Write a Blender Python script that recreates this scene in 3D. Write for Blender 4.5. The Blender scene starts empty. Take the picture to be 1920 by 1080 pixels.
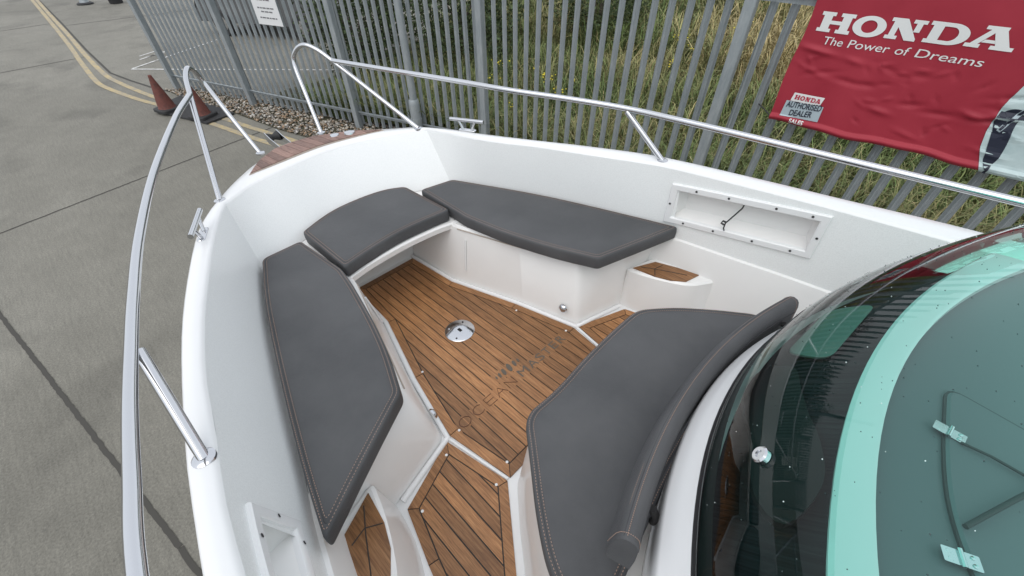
import bpy, bmesh, math, random
import numpy as np
from mathutils import Matrix, Vector, noise
random.seed(7); rng = np.random.default_rng(7)
S = bpy.context.scene; COL = S.collection
R = math.radians

# ------------------------------------------------------------------ camera
cam = bpy.data.cameras.new('camera'); camo = bpy.data.objects.new('camera', cam); COL.objects.link(camo)
cam.sensor_width = 36.0; cam.lens = 780.0/1920.0*36.0; cam.clip_start = 0.02; cam.clip_end = 500
rt = Vector((-0.7128, -0.7014, -0.0044)); dn = Vector((-0.4842, 0.4967, -0.7203)); fw = Vector((0.5074, -0.5113, -0.6936))
camo.matrix_world = Matrix(((rt.x, -dn.x, -fw.x, 0.0971), (rt.y, -dn.y, -fw.y, 0.8662), (rt.z, -dn.z, -fw.z, 1.7011), (0, 0, 0, 1)))
S.camera = camo
# ------------------------------------------------------------------ sky and sun (bright overcast)
SUN_EL, SUN_AZ = R(62), R(112)          # azimuth measured from +x towards +y
w = bpy.data.worlds.new('World'); S.world = w; w.use_nodes = True
nt = w.node_tree; nt.nodes.clear()
sky = nt.nodes.new('ShaderNodeTexSky'); sky.sky_type = 'NISHITA'; sky.sun_disc = False
sky.sun_elevation = SUN_EL; sky.sun_rotation = R(90)-SUN_AZ; sky.dust_density = 4; sky.air_density = 1.2; sky.ozone_density = 1
hs = nt.nodes.new('ShaderNodeHueSaturation'); hs.inputs['Saturation'].default_value = 0.38; hs.inputs['Value'].default_value = 1.0
cloud = nt.nodes.new('ShaderNodeMix'); cloud.data_type = 'RGBA'; cloud.inputs[0].default_value = 0.72      # even cloud deck over the clear sky
cloud.inputs[7].default_value = (5.6, 5.85, 6.25, 1)
bg = nt.nodes.new('ShaderNodeBackground'); bg.inputs['Strength'].default_value = 0.15
wo = nt.nodes.new('ShaderNodeOutputWorld')
nt.links.new(sky.outputs[0], hs.inputs['Color']); nt.links.new(hs.outputs[0], cloud.inputs[6]); nt.links.new(cloud.outputs[2], bg.inputs[0]); nt.links.new(bg.outputs[0], wo.inputs[0])
sl = bpy.data.lights.new('sun', 'SUN'); sl.energy = 0.5; sl.angle = R(60); sl.color = (1, 0.96, 0.9)
so = bpy.data.objects.new('sun', sl); COL.objects.link(so)
sd = Vector((math.cos(SUN_EL)*math.cos(SUN_AZ), math.cos(SUN_EL)*math.sin(SUN_AZ), math.sin(SUN_EL)))
so.rotation_euler = sd.to_track_quat('Z', 'Y').to_euler(); so.location = (0, 0, 20)
S.view_settings.view_transform = 'Standard'; S.view_settings.look = 'None'
S.view_settings.exposure = 0.44; S.view_settings.gamma = 1.0; S.view_settings.use_curve_mapping = False

# ------------------------------------------------------------------ material helpers
def mat(name, col, rough=0.5, metal=0.0, coat=0.0, build=None, spec=0.5):
    m = bpy.data.materials.new(name); m.use_nodes = True
    b = m.node_tree.nodes['Principled BSDF']
    b.inputs['Base Color'].default_value = (*col, 1); b.inputs['Roughness'].default_value = rough
    b.inputs['Metallic'].default_value = metal; b.inputs['Coat Weight'].default_value = coat
    b.inputs['Specular IOR Level'].default_value = spec
    b.inputs['Coat Roughness'].default_value = 0.08
    if build: build(m.node_tree, b)
    return m
def N(t, kind, **kw):
    n = t.nodes.new(kind)
    for k, v in kw.items():
        if k.startswith('_'): setattr(n, k[1:], v)
        else: n.inputs[k.replace('0', ' ') if k not in n.inputs else k].default_value = v
    return n
def L(t, a, b): t.links.new(a, b)
def coords(t, scale=(1, 1, 1), out='Object'):
    tc = t.nodes.new('ShaderNodeTexCoord'); mp = t.nodes.new('ShaderNodeMapping')
    mp.inputs['Scale'].default_value = scale; L(t, tc.outputs[out], mp.inputs['Vector']); return mp.outputs[0]
def noise_n(t, vec, scale, detail=4, rough=0.55):
    n = t.nodes.new('ShaderNodeTexNoise'); n.inputs['Scale'].default_value = scale
    n.inputs['Detail'].default_value = detail; n.inputs['Roughness'].default_value = rough
    if vec is not None: L(t, vec, n.inputs['Vector'])
    return n.outputs[0]
def ramp(t, fac, stops):
    r = t.nodes.new('ShaderNodeValToRGB'); e = r.color_ramp.elements
    e[0].position, e[0].color = stops[0][0], (*stops[0][1], 1); e[1].position, e[1].color = stops[-1][0], (*stops[-1][1], 1)
    for p, c in stops[1:-1]:
        q = e.new(p); q.color = (*c, 1)
    L(t, fac, r.inputs[0]); return r.outputs[0]
def mixc(t, fac, a, b, mode='MIX'):
    m = t.nodes.new('ShaderNodeMix'); m.data_type = 'RGBA'; m.blend_type = mode
    for sock, v in ((m.inputs[0], fac), (m.inputs[6], a), (m.inputs[7], b)):
        if hasattr(v, 'type') and hasattr(v, 'is_linked'): L(t, v, sock)
        elif isinstance(v, tuple): sock.default_value = (*v, 1)
        else: sock.default_value = v
    return m.outputs[2]
def bump(t, b, h, strength, dist):
    n = t.nodes.new('ShaderNodeBump'); n.inputs['Strength'].default_value = strength; n.inputs['Distance'].default_value = dist
    L(t, h, n.inputs['Height']); L(t, n.outputs[0], b.inputs['Normal'])
def G(v): return (v, v, v)

def b_gel(t, b):
    v = coords(t); n = noise_n(t, v, 300, 3); big = noise_n(t, v, 1.1, 3); sp = noise_n(t, v, 240, 3, .7)
    c = ramp(t, big, [(.3, (.82, .835, .83)), (.7, (.845, .86, .852))])
    d = ramp(t, sp, [(.35, G(.93)), (.65, G(1.03))])
    L(t, mixc(t, 1.0, c, d, 'MULTIPLY'), b.inputs['Base Color']); bump(t, b, n, .22, .002)
GEL = mat('white_gelcoat', (.8, .8, .8), .42, coat=.3, build=b_gel)
def b_gels(t, b):
    v = coords(t); big = noise_n(t, v, 3.1, 5); sp = noise_n(t, v, 26, 6, .75)
    c = ramp(t, big, [(.3, (.775, .768, .755)), (.7, (.82, .815, .80))]); d = ramp(t, sp, [(.72, G(1)), (.80, (.88, .86, .83))])
    L(t, mixc(t, 1.0, c, d, 'MULTIPLY'), b.inputs['Base Color'])
GELS = mat('warm_white_moulding', (.75, .74, .72), .34, coat=.45, build=b_gels)
GELR = mat('smooth_white_edge', (.775, .78, .78), .26, coat=.25)
def b_vinyl(t, b):
    v = coords(t); big = noise_n(t, v, 3.5, 5, .6); f = noise_n(t, v, 900, 2); wr = noise_n(t, v, 7, 5, .55)
    sc = noise_n(t, coords(t, (8, 60, 8)), 4, 4, .7)
    c = ramp(t, big, [(.28, (.056, .058, .062)), (.72, (.094, .096, .100))])
    c2 = mixc(t, ramp(t, sc, [(.70, G(0)), (.80, G(.35))]), c, (.13, .13, .13))
    L(t, c2, b.inputs['Base Color'])
    L(t, ramp(t, big, [(.3, G(.5)), (.7, G(.66))]), b.inputs['Roughness'])
    a = t.nodes.new('ShaderNodeMath'); a.operation = 'MULTIPLY_ADD'; L(t, wr, a.inputs[0]); a.inputs[1].default_value = 6.0; L(t, f, a.inputs[2])
    bump(t, b, a.outputs[0], .45, .0035)
VINYL = mat('charcoal_vinyl', (.08, .08, .085), .55, build=b_vinyl, spec=.4)
THREAD = mat('tan_thread', (.34, .235, .185), .8)
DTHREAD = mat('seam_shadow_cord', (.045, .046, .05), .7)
def teak_build(dark, light, red, gl):
    def f(t, b):
        oi = t.nodes.new('ShaderNodeObjectInfo'); tc = t.nodes.new('ShaderNodeTexCoord')
        add = t.nodes.new('ShaderNodeVectorMath'); add.operation = 'ADD'
        cm = t.nodes.new('ShaderNodeCombineXYZ'); mu = t.nodes.new('ShaderNodeMath'); mu.operation = 'MULTIPLY'; mu.inputs[1].default_value = 37.0
        L(t, oi.outputs['Random'], mu.inputs[0]); L(t, mu.outputs[0], cm.inputs[0]); L(t, mu.outputs[0], cm.inputs[1])
        L(t, tc.outputs['Object'], add.inputs[0]); L(t, cm.outputs[0], add.inputs[1])
        mp = t.nodes.new('ShaderNodeMapping'); mp.inputs['Scale'].default_value = (2.2, 42, 10); L(t, add.outputs[0], mp.inputs[0])
        g = noise_n(t, mp.outputs[0], 3.2, 7, .68)
        mp2 = t.nodes.new('ShaderNodeMapping'); mp2.inputs['Scale'].default_value = (6, 170, 10); L(t, add.outputs[0], mp2.inputs[0])
        g2 = noise_n(t, mp2.outputs[0], 2.0, 4, .7)
        c = ramp(t, g, [(.28, dark), (.52, light), (.75, red)])
        c2 = mixc(t, .75, c, ramp(t, g2, [(.35, G(.55)), (.62, G(1.1))]), 'MULTIPLY')
        hsv = t.nodes.new('ShaderNodeHueSaturation'); L(t, c2, hsv.inputs['Color'])
        mr = t.nodes.new('ShaderNodeMapRange'); mr.inputs[3].default_value = .66; mr.inputs[4].default_value = 1.22
        L(t, oi.outputs['Random'], mr.inputs[0]); L(t, mr.outputs[0], hsv.inputs['Value'])
        w_ = noise_n(t, tc.outputs['Object'], 5.0, 4)
        c3 = mixc(t, 1.0, hsv.outputs[0], ramp(t, w_, [(.3, G(.82)), (.7, G(1.1))]), 'MULTIPLY')
        L(t, c3, b.inputs['Base Color']); bump(t, b, g2, .35, .0012)
    return f
TEAK = mat('oiled_teak', (.3, .14, .06), .48, build=teak_build((.165, .070, .027), (.375, .178, .070), (.50, .275, .125), 0))
TEAKW = mat('weathered_teak', (.3, .2, .16), .62, build=teak_build((.17, .095, .075), (.30, .18, .145), (.37, .24, .19), 0))
CAULK = mat('dark_caulking', (.028, .022, .018), .6)
CAULKL = mat('pale_caulking', (.42, .36, .31), .7)
INLAY = mat('grey_inlay', (.10, .085, .065), .55)
INLAYB = mat('burnt_brown_line', (.085, .03, .015), .6)
def b_chrome(t, b):
    n = noise_n(t, coords(t), 60, 3); L(t, ramp(t, n, [(.3, G(.07)), (.7, G(.16))]), b.inputs['Roughness'])
CHROME = mat('polished_stainless', (.60, .61, .63), .1, 1.0, build=b_chrome)
DARKP = mat('black_plastic', (.010, .010, .011), .55, spec=.25)
SMOKE = mat('dark_grey_trim', (.045, .05, .052), .6)
BLACKR = mat('black_rubber', (.03, .03, .031), .7)
def b_dash(t, b):
    n = noise_n(t, coords(t, (1, 90, 1)), 3, 3); L(t, ramp(t, n, [(.35, (.004, .006, .008)), (.7, (.016, .02, .023))]), b.inputs['Base Color'])
DASH = mat('black_dash_vinyl', (.01, .012, .014), .85, build=b_dash, spec=.1)
DASHG = mat('grey_moulding', (.15, .15, .165), .5)
# tinted screen: reflects by Fresnel, otherwise lets light through with a sea-green tint
def glass(name, tint, rough=.0, spots=True):
    m = bpy.data.materials.new(name); m.use_nodes = True; t = m.node_tree; t.nodes.clear()
    tr = t.nodes.new('ShaderNodeBsdfTransparent'); tr.inputs[0].default_value = (*tint, 1)
    gl = t.nodes.new('ShaderNodeBsdfGlossy'); gl.inputs['Roughness'].default_value = rough; gl.inputs[0].default_value = (1, 1, 1, 1)
    fr = t.nodes.new('ShaderNodeFresnel'); fr.inputs[0].default_value = 1.38
    mx = t.nodes.new('ShaderNodeMixShader'); o = t.nodes.new('ShaderNodeOutputMaterial')
    L(t, fr.outputs[0], mx.inputs[0]); L(t, tr.outputs[0], mx.inputs[1]); L(t, gl.outputs[0], mx.inputs[2]); L(t, mx.outputs[0], o.inputs[0])
    return m
GLASS = glass('sea_green_tinted_glass', (.60, 1.0, .91), .003)
DROP = mat('dirty_water_drop', (.05, .08, .08), .12)
DROPL = mat('clear_water_drop', (.75, .9, .88), .05)
def b_galv(t, b):
    v = coords(t, (1, 1, .25)); n = noise_n(t, v, 14, 6, .7); s = noise_n(t, coords(t), 70, 3)
    c = ramp(t, n, [(.3, (.25, .285, .30)), (.55, (.33, .36, .372)), (.75, (.43, .455, .462))])
    L(t, mixc(t, ramp(t, s, [(.62, G(0)), (.72, G(.4))]), c, (.55, .56, .55)), b.inputs['Base Color'])
    L(t, ramp(t, n, [(.3, G(.62)), (.7, G(.45))]), b.inputs['Roughness'])
GALV = mat('galvanised_steel', (.3, .32, .33), .5, .35, build=b_galv)
def b_conc(t, b):
    v = coords(t); big = noise_n(t, v, .35, 5, .6); mid = noise_n(t, v, 2.2, 6, .65); fine = noise_n(t, v, 60, 4, .7)
    st = noise_n(t, coords(t, (3, 26, 1)), 1.4, 6, .7); pit = noise_n(t, v, 26, 3, .6)
    c = ramp(t, big, [(.3, (.166, .159, .134)), (.7, (.220, .211, .180))])
    c = mixc(t, 1.0, c, ramp(t, mid, [(.25, G(.88)), (.75, G(1.09))]), 'MULTIPLY')
    c = mixc(t, 1.0, c, ramp(t, st, [(.3, G(.86)), (.62, G(1.06))]), 'MULTIPLY')
    c = mixc(t, 1.0, c, ramp(t, fine, [(.3, G(.72)), (.7, G(1.28))]), 'MULTIPLY')
    c = mixc(t, ramp(t, pit, [(.70, G(0)), (.76, G(.5))]), c, (.09, .088, .08))
    ag = noise_n(t, v, 95, 2, .5); c = mixc(t, ramp(t, ag, [(.69, G(0)), (.74, G(.45))]), c, (.42, .41, .38))
    oil = noise_n(t, v, .9, 3, .5); c = mixc(t, 1.0, c, ramp(t, oil, [(.56, G(1)), (.72, G(.74))]), 'MULTIPLY')
    L(t, c, b.inputs['Base Color']); bump(t, b, fine, .6, .008)
CONC = mat('worn_concrete', (.25, .245, .225), .85, build=b_conc)
def b_paint(c0, lo, hi):
    def f(t, b):
        v = coords(t); n = noise_n(t, v, 9, 8, .75)
        L(t, mixc(t, ramp(t, n, [(lo, G(0)), (hi, G(1))]), (.25, .24, .22), c0), b.inputs['Base Color'])
    return f
YELL = mat('worn_yellow_paint', (.5, .35, .1), .8, build=b_paint((.47, .37, .19), .34, .62))
WHTP = mat('worn_white_paint', (.6, .6, .58), .8, build=b_paint((.60, .60, .58), .36, .52))
JOINT = mat('joint_filler', (.06, .057, .05), .9)
def b_soil(t, b):
    n = noise_n(t, coords(t), 1.2, 6, .7); L(t, ramp(t, n, [(.3, (.035, .034, .020)), (.7, (.075, .068, .038))]), b.inputs['Base Color'])
SOIL = mat('rough_soil', (.05, .05, .03), .95, build=b_soil)
def vcol(name, rough=.7, trans=.0):
    def f(t, b):
        a = t.nodes.new('ShaderNodeAttribute'); a.attribute_name = 'tone'; L(t, a.outputs[0], b.inputs['Base Color'])
    return mat(name, (.1, .1, .05), rough, build=f, spec=.25)
GRASS = vcol('grass_blades'); STONE = vcol('gravel_stones', .8); LEAF = vcol('bush_leaves', .6)
STEM = mat('green_stem', (.06, .08, .03), .7); PETAL = mat('yellow_petals', (.70, .58, .04), .6); BARK = mat('grey_bark', (.09, .075, .06), .9)
def b_red(t, b):
    v = coords(t); n = noise_n(t, v, 2.5, 5); s = noise_n(t, v, 45, 4, .7)
    c = ramp(t, n, [(.3, (.30, .018, .035)), (.7, (.37, .030, .050))])
    L(t, mixc(t, ramp(t, s, [(.70, G(0)), (.80, G(.25))]), c, (.5, .2, .2)), b.inputs['Base Color'])
    L(t, ramp(t, n, [(.3, G(.5)), (.7, G(.62))]), b.inputs['Roughness'])
RED = mat('red_banner_pvc', (.36, .022, .045), .55, build=b_red, spec=.35)
BWHITE = mat('white_print', (.74, .75, .74), .6, spec=.3); BRED = mat('red_print', (.45, .02, .05), .6); BNAVY = mat('dark_navy_print', (.012, .016, .035), .55)
def b_bpale(t, b):
    n = noise_n(t, coords(t), 5, 4); L(t, ramp(t, n, [(.3, (.36, .48, .49)), (.7, (.58, .68, .68))]), b.inputs['Base Color'])
BPALE = mat('pale_blue_print', (.45, .55, .56), .55, build=b_bpale)
BSILV = mat('silver_print', (.40, .48, .52), .5)
def b_cone(t, b):
    v = coords(t); n = noise_n(t, v, 9, 6, .7)
    L(t, ramp(t, n, [(.3, (.075, .035, .03)), (.55, (.17, .055, .042)), (.75, (.12, .065, .055))]), b.inputs['Base Color'])
CONE = mat('dirty_red_plastic', (.2, .06, .04), .75, build=b_cone)
SIGNW = mat('white_notice', (.72, .73, .73), .5); PRINT = mat('grey_print', (.16, .16, .17), .6)

# ------------------------------------------------------------------ mesh helpers
def mesh(name, vs, fs, smooth=False):
    me = bpy.data.meshes.new(name); me.from_pydata([tuple(map(float, v)) for v in vs], [], fs); me.update()
    if smooth:
        me.polygons.foreach_set('use_smooth', [True]*len(me.polygons))
    return me
def obj(name, me, m=None, parent=None, smooth=None):
    o = bpy.data.objects.new(name, me); COL.objects.link(o)
    if m is not None and not me.materials: me.materials.append(m)
    if parent is not None: o.parent = parent
    return o
def part(name, vs, fs, m, parent=None, smooth=False): return obj(name, mesh(name, vs, fs, smooth), m, parent)
def tag(o, label, cat, group=None):
    o['label'] = label; o['category'] = cat
    if group: o['group'] = group
    return o
def struct(o): o['kind'] = 'structure'; return o
def stuff(o): o['kind'] = 'stuff'; return o
def empty(name, loc=(0, 0, 0), label=None, cat=None, group=None):
    o = bpy.data.objects.new(name, None); COL.objects.link(o); o.location = loc; o.empty_display_size = .2
    if label: tag(o, label, cat, group)
    return o
def fix_normals(me):
    bm = bmesh.new(); bm.from_mesh(me); bmesh.ops.recalc_face_normals(bm, faces=bm.faces); bm.to_mesh(me); bm.free(); me.update()
def autosmooth(me, ang=40):
    bm = bmesh.new(); bm.from_mesh(me); bmesh.ops.recalc_face_normals(bm, faces=bm.faces)
    for f in bm.faces: f.smooth = True
    for e in bm.edges:
        if len(e.link_faces) == 2: e.smooth = e.calc_face_angle(0) < R(ang)
    bm.to_mesh(me); bm.free(); me.update()
def loft(rings, closed=True, cap0=False, cap1=False):
    n = len(rings[0]); vs = [tuple(p) for r in rings for p in r]; fs = []
    for k in range(len(rings)-1):
        for i in range(n if closed else n-1):
            j = (i+1) % n; fs.append((k*n+i, k*n+j, (k+1)*n+j, (k+1)*n+i))
    if cap0: fs.append(tuple(range(n-1, -1, -1)))
    if cap1: fs.append(tuple(range((len(rings)-1)*n, len(rings)*n)))
    return vs, fs
def lofted(name, rings, m, parent=None, closed=True, cap0=False, cap1=False, ang=40):
    vs, fs = loft(rings, closed, cap0, cap1); me = mesh(name, vs, fs); autosmooth(me, ang); return obj(name, me, m, parent)
def prism(name, pts, z0, z1, m, parent=None, bev=0.0):
    if bev:
        ins = inset(pts, bev); rings = [[(x, y, z0) for x, y in pts], [(x, y, z1-bev) for x, y in pts], [(x, y, z1) for x, y in ins]]
    else: rings = [[(x, y, z0) for x, y in pts], [(x, y, z1) for x, y in pts]]
    return lofted(name, rings, m, parent, True, True, True, 30)
def area2(p): return sum(p[i][0]*p[(i+1) % len(p)][1]-p[(i+1) % len(p)][0]*p[i][1] for i in range(len(p)))
def inset(pts, d):
    n = len(pts); s = 1 if area2(pts) > 0 else -1; out = []
    for i in range(n):
        a = Vector(pts[i-1]); b = Vector(pts[i]); c = Vector(pts[(i+1) % n])
        u = (b-a).normalized() if (b-a).length > 1e-9 else (c-b).normalized(); v = (c-b).normalized() if (c-b).length > 1e-9 else u
        n1 = Vector((-u.y, u.x))*s; n2 = Vector((-v.y, v.x))*s
        m = n1+n2; k = m.length
        if k < 1e-6: out.append(tuple(b+n1*d)); continue
        m /= k; q = d/max(m.dot(n1), .45); out.append(tuple(b+m*q))
    return out
def fillet(pts, rad, seg=6):
    n = len(pts); out = []
    for i in range(n):
        a, b, c = Vector(pts[i-1]), Vector(pts[i]), Vector(pts[(i+1) % n]); r = rad[i] if isinstance(rad, (list, tuple)) else rad
        d1 = min(r, (a-b).length*.45); d2 = min(r, (c-b).length*.45)
        p = b+(a-b).normalized()*d1; q = b+(c-b).normalized()*d2
        for k in range(seg+1):
            t = k/seg; out.append(tuple(p*(1-t)**2+b*2*t*(1-t)+q*t*t))
    return out
def cat_rom(pts, seg=6, closed=False):
    P = [np.array(p, float) for p in pts]; n = len(P); out = []
    for i in range(n if closed else n-1):
        p1, p2 = P[i], P[(i+1) % n]
        p0 = P[i-1] if (i > 0 or closed) else 2*p1-p2
        p3 = P[(i+2) % n] if (i+2 < n or closed) else 2*p2-p1
        for k in range(seg):
            t = k/seg; out.append(.5*((2*p1)+(-p0+p2)*t+(2*p0-5*p1+4*p2-p3)*t*t+(-p0+3*p1-3*p2+p3)*t**3))
    if not closed: out.append(P[-1])
    return out
def resample(pts, n, closed=False):
    P = np.array(pts, float)
    if closed: P = np.vstack([P, P[:1]])
    d = np.r_[0, np.cumsum(np.linalg.norm(np.diff(P, axis=0), axis=1))]
    t = np.linspace(0, d[-1], n+1 if closed else n)
    if closed: t = t[:-1]
    return [tuple(float(np.interp(x, d, P[:, k])) for k in range(P.shape[1])) for x in t]
def tube_vf(path, r, sides=12, closed=False, caps=True):
    P = [Vector(p) for p in path]; n = len(P); vs = []; fs = []
    T0 = [((P[(i+1) % n] if (closed or i < n-1) else P[i])-(P[i-1] if (closed or i > 0) else P[i])).normalized() for i in range(n)]
    up = Vector((0, 0, 1)) if abs(T0[0].z) < .9 else Vector((1, 0, 0))
    nrm = (up-T0[0]*up.dot(T0[0])).normalized()
    for i in range(n):
        nrm = (nrm-T0[i]*nrm.dot(T0[i])).normalized(); bi = T0[i].cross(nrm)
        rr = r[i] if isinstance(r, (list, tuple)) else r
        for k in range(sides):
            a = 2*math.pi*k/sides; vs.append(P[i]+(nrm*math.cos(a)+bi*math.sin(a))*rr)
    for i in range(n if closed else n-1):
        for k in range(sides):
            j = (i+1) % n; k2 = (k+1) % sides
            fs.append((i*sides+k, i*sides+k2, j*sides+k2, j*sides+k))
    if caps and not closed:
        fs.append(tuple(range(sides-1, -1, -1))); fs.append(tuple(range((n-1)*sides, n*sides)))
    return vs, fs
def tube(name, path, r, m, parent=None, sides=12, closed=False):
    vs, fs = tube_vf(path, r, sides, closed); me = mesh(name, vs, fs); autosmooth(me, 50); return obj(name, me, m, parent)
def box_vf(x0, x1, y0, y1, z0, z1):
    vs = [(x0, y0, z0), (x1, y0, z0), (x1, y1, z0), (x0, y1, z0), (x0, y0, z1), (x1, y0, z1), (x1, y1, z1), (x0, y1, z1)]
    return vs, [(3, 2, 1, 0), (4, 5, 6, 7), (0, 1, 5, 4), (1, 2, 6, 5), (2, 3, 7, 6), (3, 0, 4, 7)]
def lathe_vf(prof, c=(0, 0, 0), seg=24):
    vs = []; fs = []; n = len(prof)
    for k in range(seg):
        a = 2*math.pi*k/seg
        for r, z in prof: vs.append((c[0]+r*math.cos(a), c[1]+r*math.sin(a), c[2]+z))
    for k in range(seg):
        j = (k+1) % seg
        for i in range(n-1): fs.append((k*n+i, j*n+i, j*n+i+1, k*n+i+1))
    fs.append(tuple(k*n for k in range(seg))[::-1]); fs.append(tuple(k*n+n-1 for k in range(seg)))
    return vs, fs
def lathe(name, prof, m, parent=None, c=(0, 0, 0), seg=24, ang=40):
    me = mesh(name, *lathe_vf(prof, c, seg)); autosmooth(me, ang); return obj(name, me, m, parent)
def join_vf(parts):
    vs = []; fs = []
    for v, f in parts:
        k = len(vs); vs += list(v); fs += [tuple(i+k for i in q) for q in f]
    return vs, fs
def clip(poly, axis, lim, keep_ge):
    out = []; n = len(poly)
    for i in range(n):
        a, b = poly[i], poly[(i+1) % n]
        ia = (a[axis] >= lim) == keep_ge; ib = (b[axis] >= lim) == keep_ge
        if ia: out.append(a)
        if ia != ib and abs(b[axis]-a[axis]) > 1e-9:
            t = (lim-a[axis])/(b[axis]-a[axis]); out.append((a[0]+(b[0]-a[0])*t, a[1]+(b[1]-a[1])*t))
    return out
def dedupe(p, eps=1e-4):
    out = []
    for q in p:
        if not out or (Vector(q)-Vector(out[-1])).length > eps: out.append(q)
    if len(out) > 1 and (Vector(out[0])-Vector(out[-1])).length < eps: out.pop()
    return out
def text_mesh(body, size=1.0, shear=0.0, spacing=1.0, offset=0.0):
    cu = bpy.data.curves.new('lettering', 'FONT'); cu.body = body; cu.size = size; cu.shear = shear; cu.space_character = spacing; cu.offset = offset; cu.resolution_u = 4
    to = bpy.data.objects.new('lettering', cu); COL.objects.link(to)
    bpy.context.view_layer.update(); dg = bpy.context.evaluated_depsgraph_get()
    me = bpy.data.meshes.new_from_object(to.evaluated_get(dg)); bpy.data.objects.remove(to); bpy.data.curves.remove(cu)
    vs = [tuple(v.co) for v in me.vertices]; fs = [tuple(p.vertices) for p in me.polygons]; bpy.data.meshes.remove(me)
    return vs, fs

# ================================================================== THE GROUND
ZG = -1.4
def sheet(name, pts, z, m, parent=None):
    return part(name, [(x, y, z) for x, y in pts], [tuple(range(len(pts)))] if area2(pts) > 0 else [tuple(range(len(pts)-1, -1, -1))], m, parent)
ground = struct(sheet('concrete_yard', [(-90, -120), (160, -120), (160, 120), (-90, 120)], ZG, CONC))
def strip_pts(pts, wd):
    P = [Vector(p) for p in pts]; l = []; r = []
    for i in range(len(P)):
        d = (P[min(i+1, len(P)-1)]-P[max(i-1, 0)]).normalized(); nn = Vector((-d.y, d.x))*wd/2
        l.append(tuple(P[i]+nn)); r.append(tuple(P[i]-nn))
    return l, r
def strip(name, pts, wd, z, m, parent=None):
    l, r = strip_pts(pts, wd); n = len(l)
    vs = [(x, y, z) for x, y in l]+[(x, y, z) for x, y in r]
    return part(name, vs, [(i, n+i, n+i+1, i+1) for i in range(n-1)], m, parent)
def wob(a, b, n, amp):
    return [(a[0]+(b[0]-a[0])*t+random.uniform(-amp, amp), a[1]+(b[1]-a[1])*t+random.uniform(-amp, amp)) for t in np.linspace(0, 1, n)]
for a, b, wd, zz in (((6.9, 6.2), (8.40, -1.40), .022, .004), ((7.9, 2.86), (2.2, 1.84), .034, .0045), ((15.6, 9), (16.27, .05), .03, .004),
                 ((20.9, 8), (21.66, .0), .03, .004), ((20.95, -.08), (20.6, -3.6), .03, .004), ((2.2, 1.84), (-8, .1), .034, .0045)):
    strip('expansion_joint', wob(a, b, 160, .004), wd, ZG+zz, JOINT, ground)
strip('expansion_joint', [(60, -.3), (27.1, -.07), (21.3, -.05), (17, .0), (14.23, -.02), (13.2, -.23), (12.27, -.46), (11.75, -.66)], .05, ZG+.005, JOINT, ground)
yo = cat_rom([(50, -.1), (27.3, .117), (18.8, .22), (15.9, .30), (13.8, .332), (12.95, .238), (11.75, -.043), (10.9, -.308), (9.32, -.682), (7.65, -1.104), (5, -1.9)], 5)
strip('yellow_line', yo, .10, ZG+.007, YELL, ground)
yi = cat_rom([(50, -.3), (25.76, .0), (19.86, .05), (16.9, .10), (14.34, .10), (13.18, -.02), (11.43, -.36), (9.49, -.90), (8.3, -1.2), (5, -2.12)], 5)
strip('yellow_line', yi, .10, ZG+.007, YELL, ground)
strip('bay_line', [(14.2, -.44), (13.3, -1.27), (12.2, -2.3), (10.6, -3.8)], .07, ZG+.006, WHTP, ground)
strip('bay_line', [(14.22, -.47), (14.69, -1.285), (15.6, -2.9)], .07, ZG+.0075, WHTP, ground)
for a, b in (((14.95, -.78), (15.35, -1.5)), ((15.1, -.95), (15.2, -1.4)), ((15.3, -.85), (15.6, -1.4))): strip('bay_line', [a, b], .06, ZG+.006, WHTP, ground)

# fence line (plan): two straight runs meeting at the third post
FA = np.array([math.cos(R(20)), math.sin(R(20))]); FB = np.array([math.cos(R(5.5)), math.sin(R(5.5))]); FP = np.array([4.828, -3.402])
def fpt(s): return FP+(FA if s > 0 else FB)*s
# gravel strip along the fence foot
gedge = [(11.95, -.60), (10.93, -.74), (9.55, -1.15), (8.2, -1.42), (7.59, -1.60), (6.0, -2.05), (3.0, -2.75)]
gfar = [tuple(fpt(s)+np.array([-.1, -.25])) for s in (-1.9, -.3, 1.2, 3, 5, 7.4)]
struct(sheet('gravel_bed', gedge+gfar, ZG+.010, SOIL))
def in_poly(x, y, poly):
    c = np.zeros(len(x), bool); n = len(poly)
    for i in range(n):
        x1, y1 = poly[i]; x2, y2 = poly[i-1]
        c ^= ((y1 > y) != (y2 > y)) & (x < (x2-x1)*(y-y1)/(y2-y1+1e-12)+x1)
    return c
ico = bmesh.new(); bmesh.ops.create_icosphere(ico, subdivisions=1, radius=1); IV = np.array([v.co[:] for v in ico.verts]); IF = np.array([[v.index for v in f.verts] for f in ico.faces]); ico.free()
def big_mesh(name, V, F, tone, m, smooth=False):
    me = bpy.data.meshes.new(name); k = F.shape[1]
    me.vertices.add(len(V)); me.vertices.foreach_set('co', V.astype(np.float32).ravel())
    me.loops.add(F.size); me.loops.foreach_set('vertex_index', F.astype(np.int32).ravel())
    me.polygons.add(len(F)); me.polygons.foreach_set('loop_start', np.arange(0, F.size, k, dtype=np.int32))
    me.update(calc_edges=True); me.validate()
    if tone is not None:
        a = me.color_attributes.new('tone', 'FLOAT_COLOR', 'POINT'); a.data.foreach_set('color', np.c_[tone, np.ones(len(tone))].astype(np.float32).ravel())
    if smooth: me.polygons.foreach_set('use_smooth', [True]*len(me.polygons))
    return obj(name, me, m)
poly = gedge+gfar; n = 26000
gx = rng.uniform(3, 12.2, n); gy = rng.uniform(-4.5, -.5, n); ok = in_poly(gx, gy, poly); gx, gy = gx[ok], gy[ok]; n = len(gx)
sc = rng.uniform(.010, .026, n)[:, None, None]*np.stack([rng.uniform(.8, 1.5, n), rng.uniform(.7, 1.2, n), rng.uniform(.5, .8, n)], 1)[:, None, :]
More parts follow.
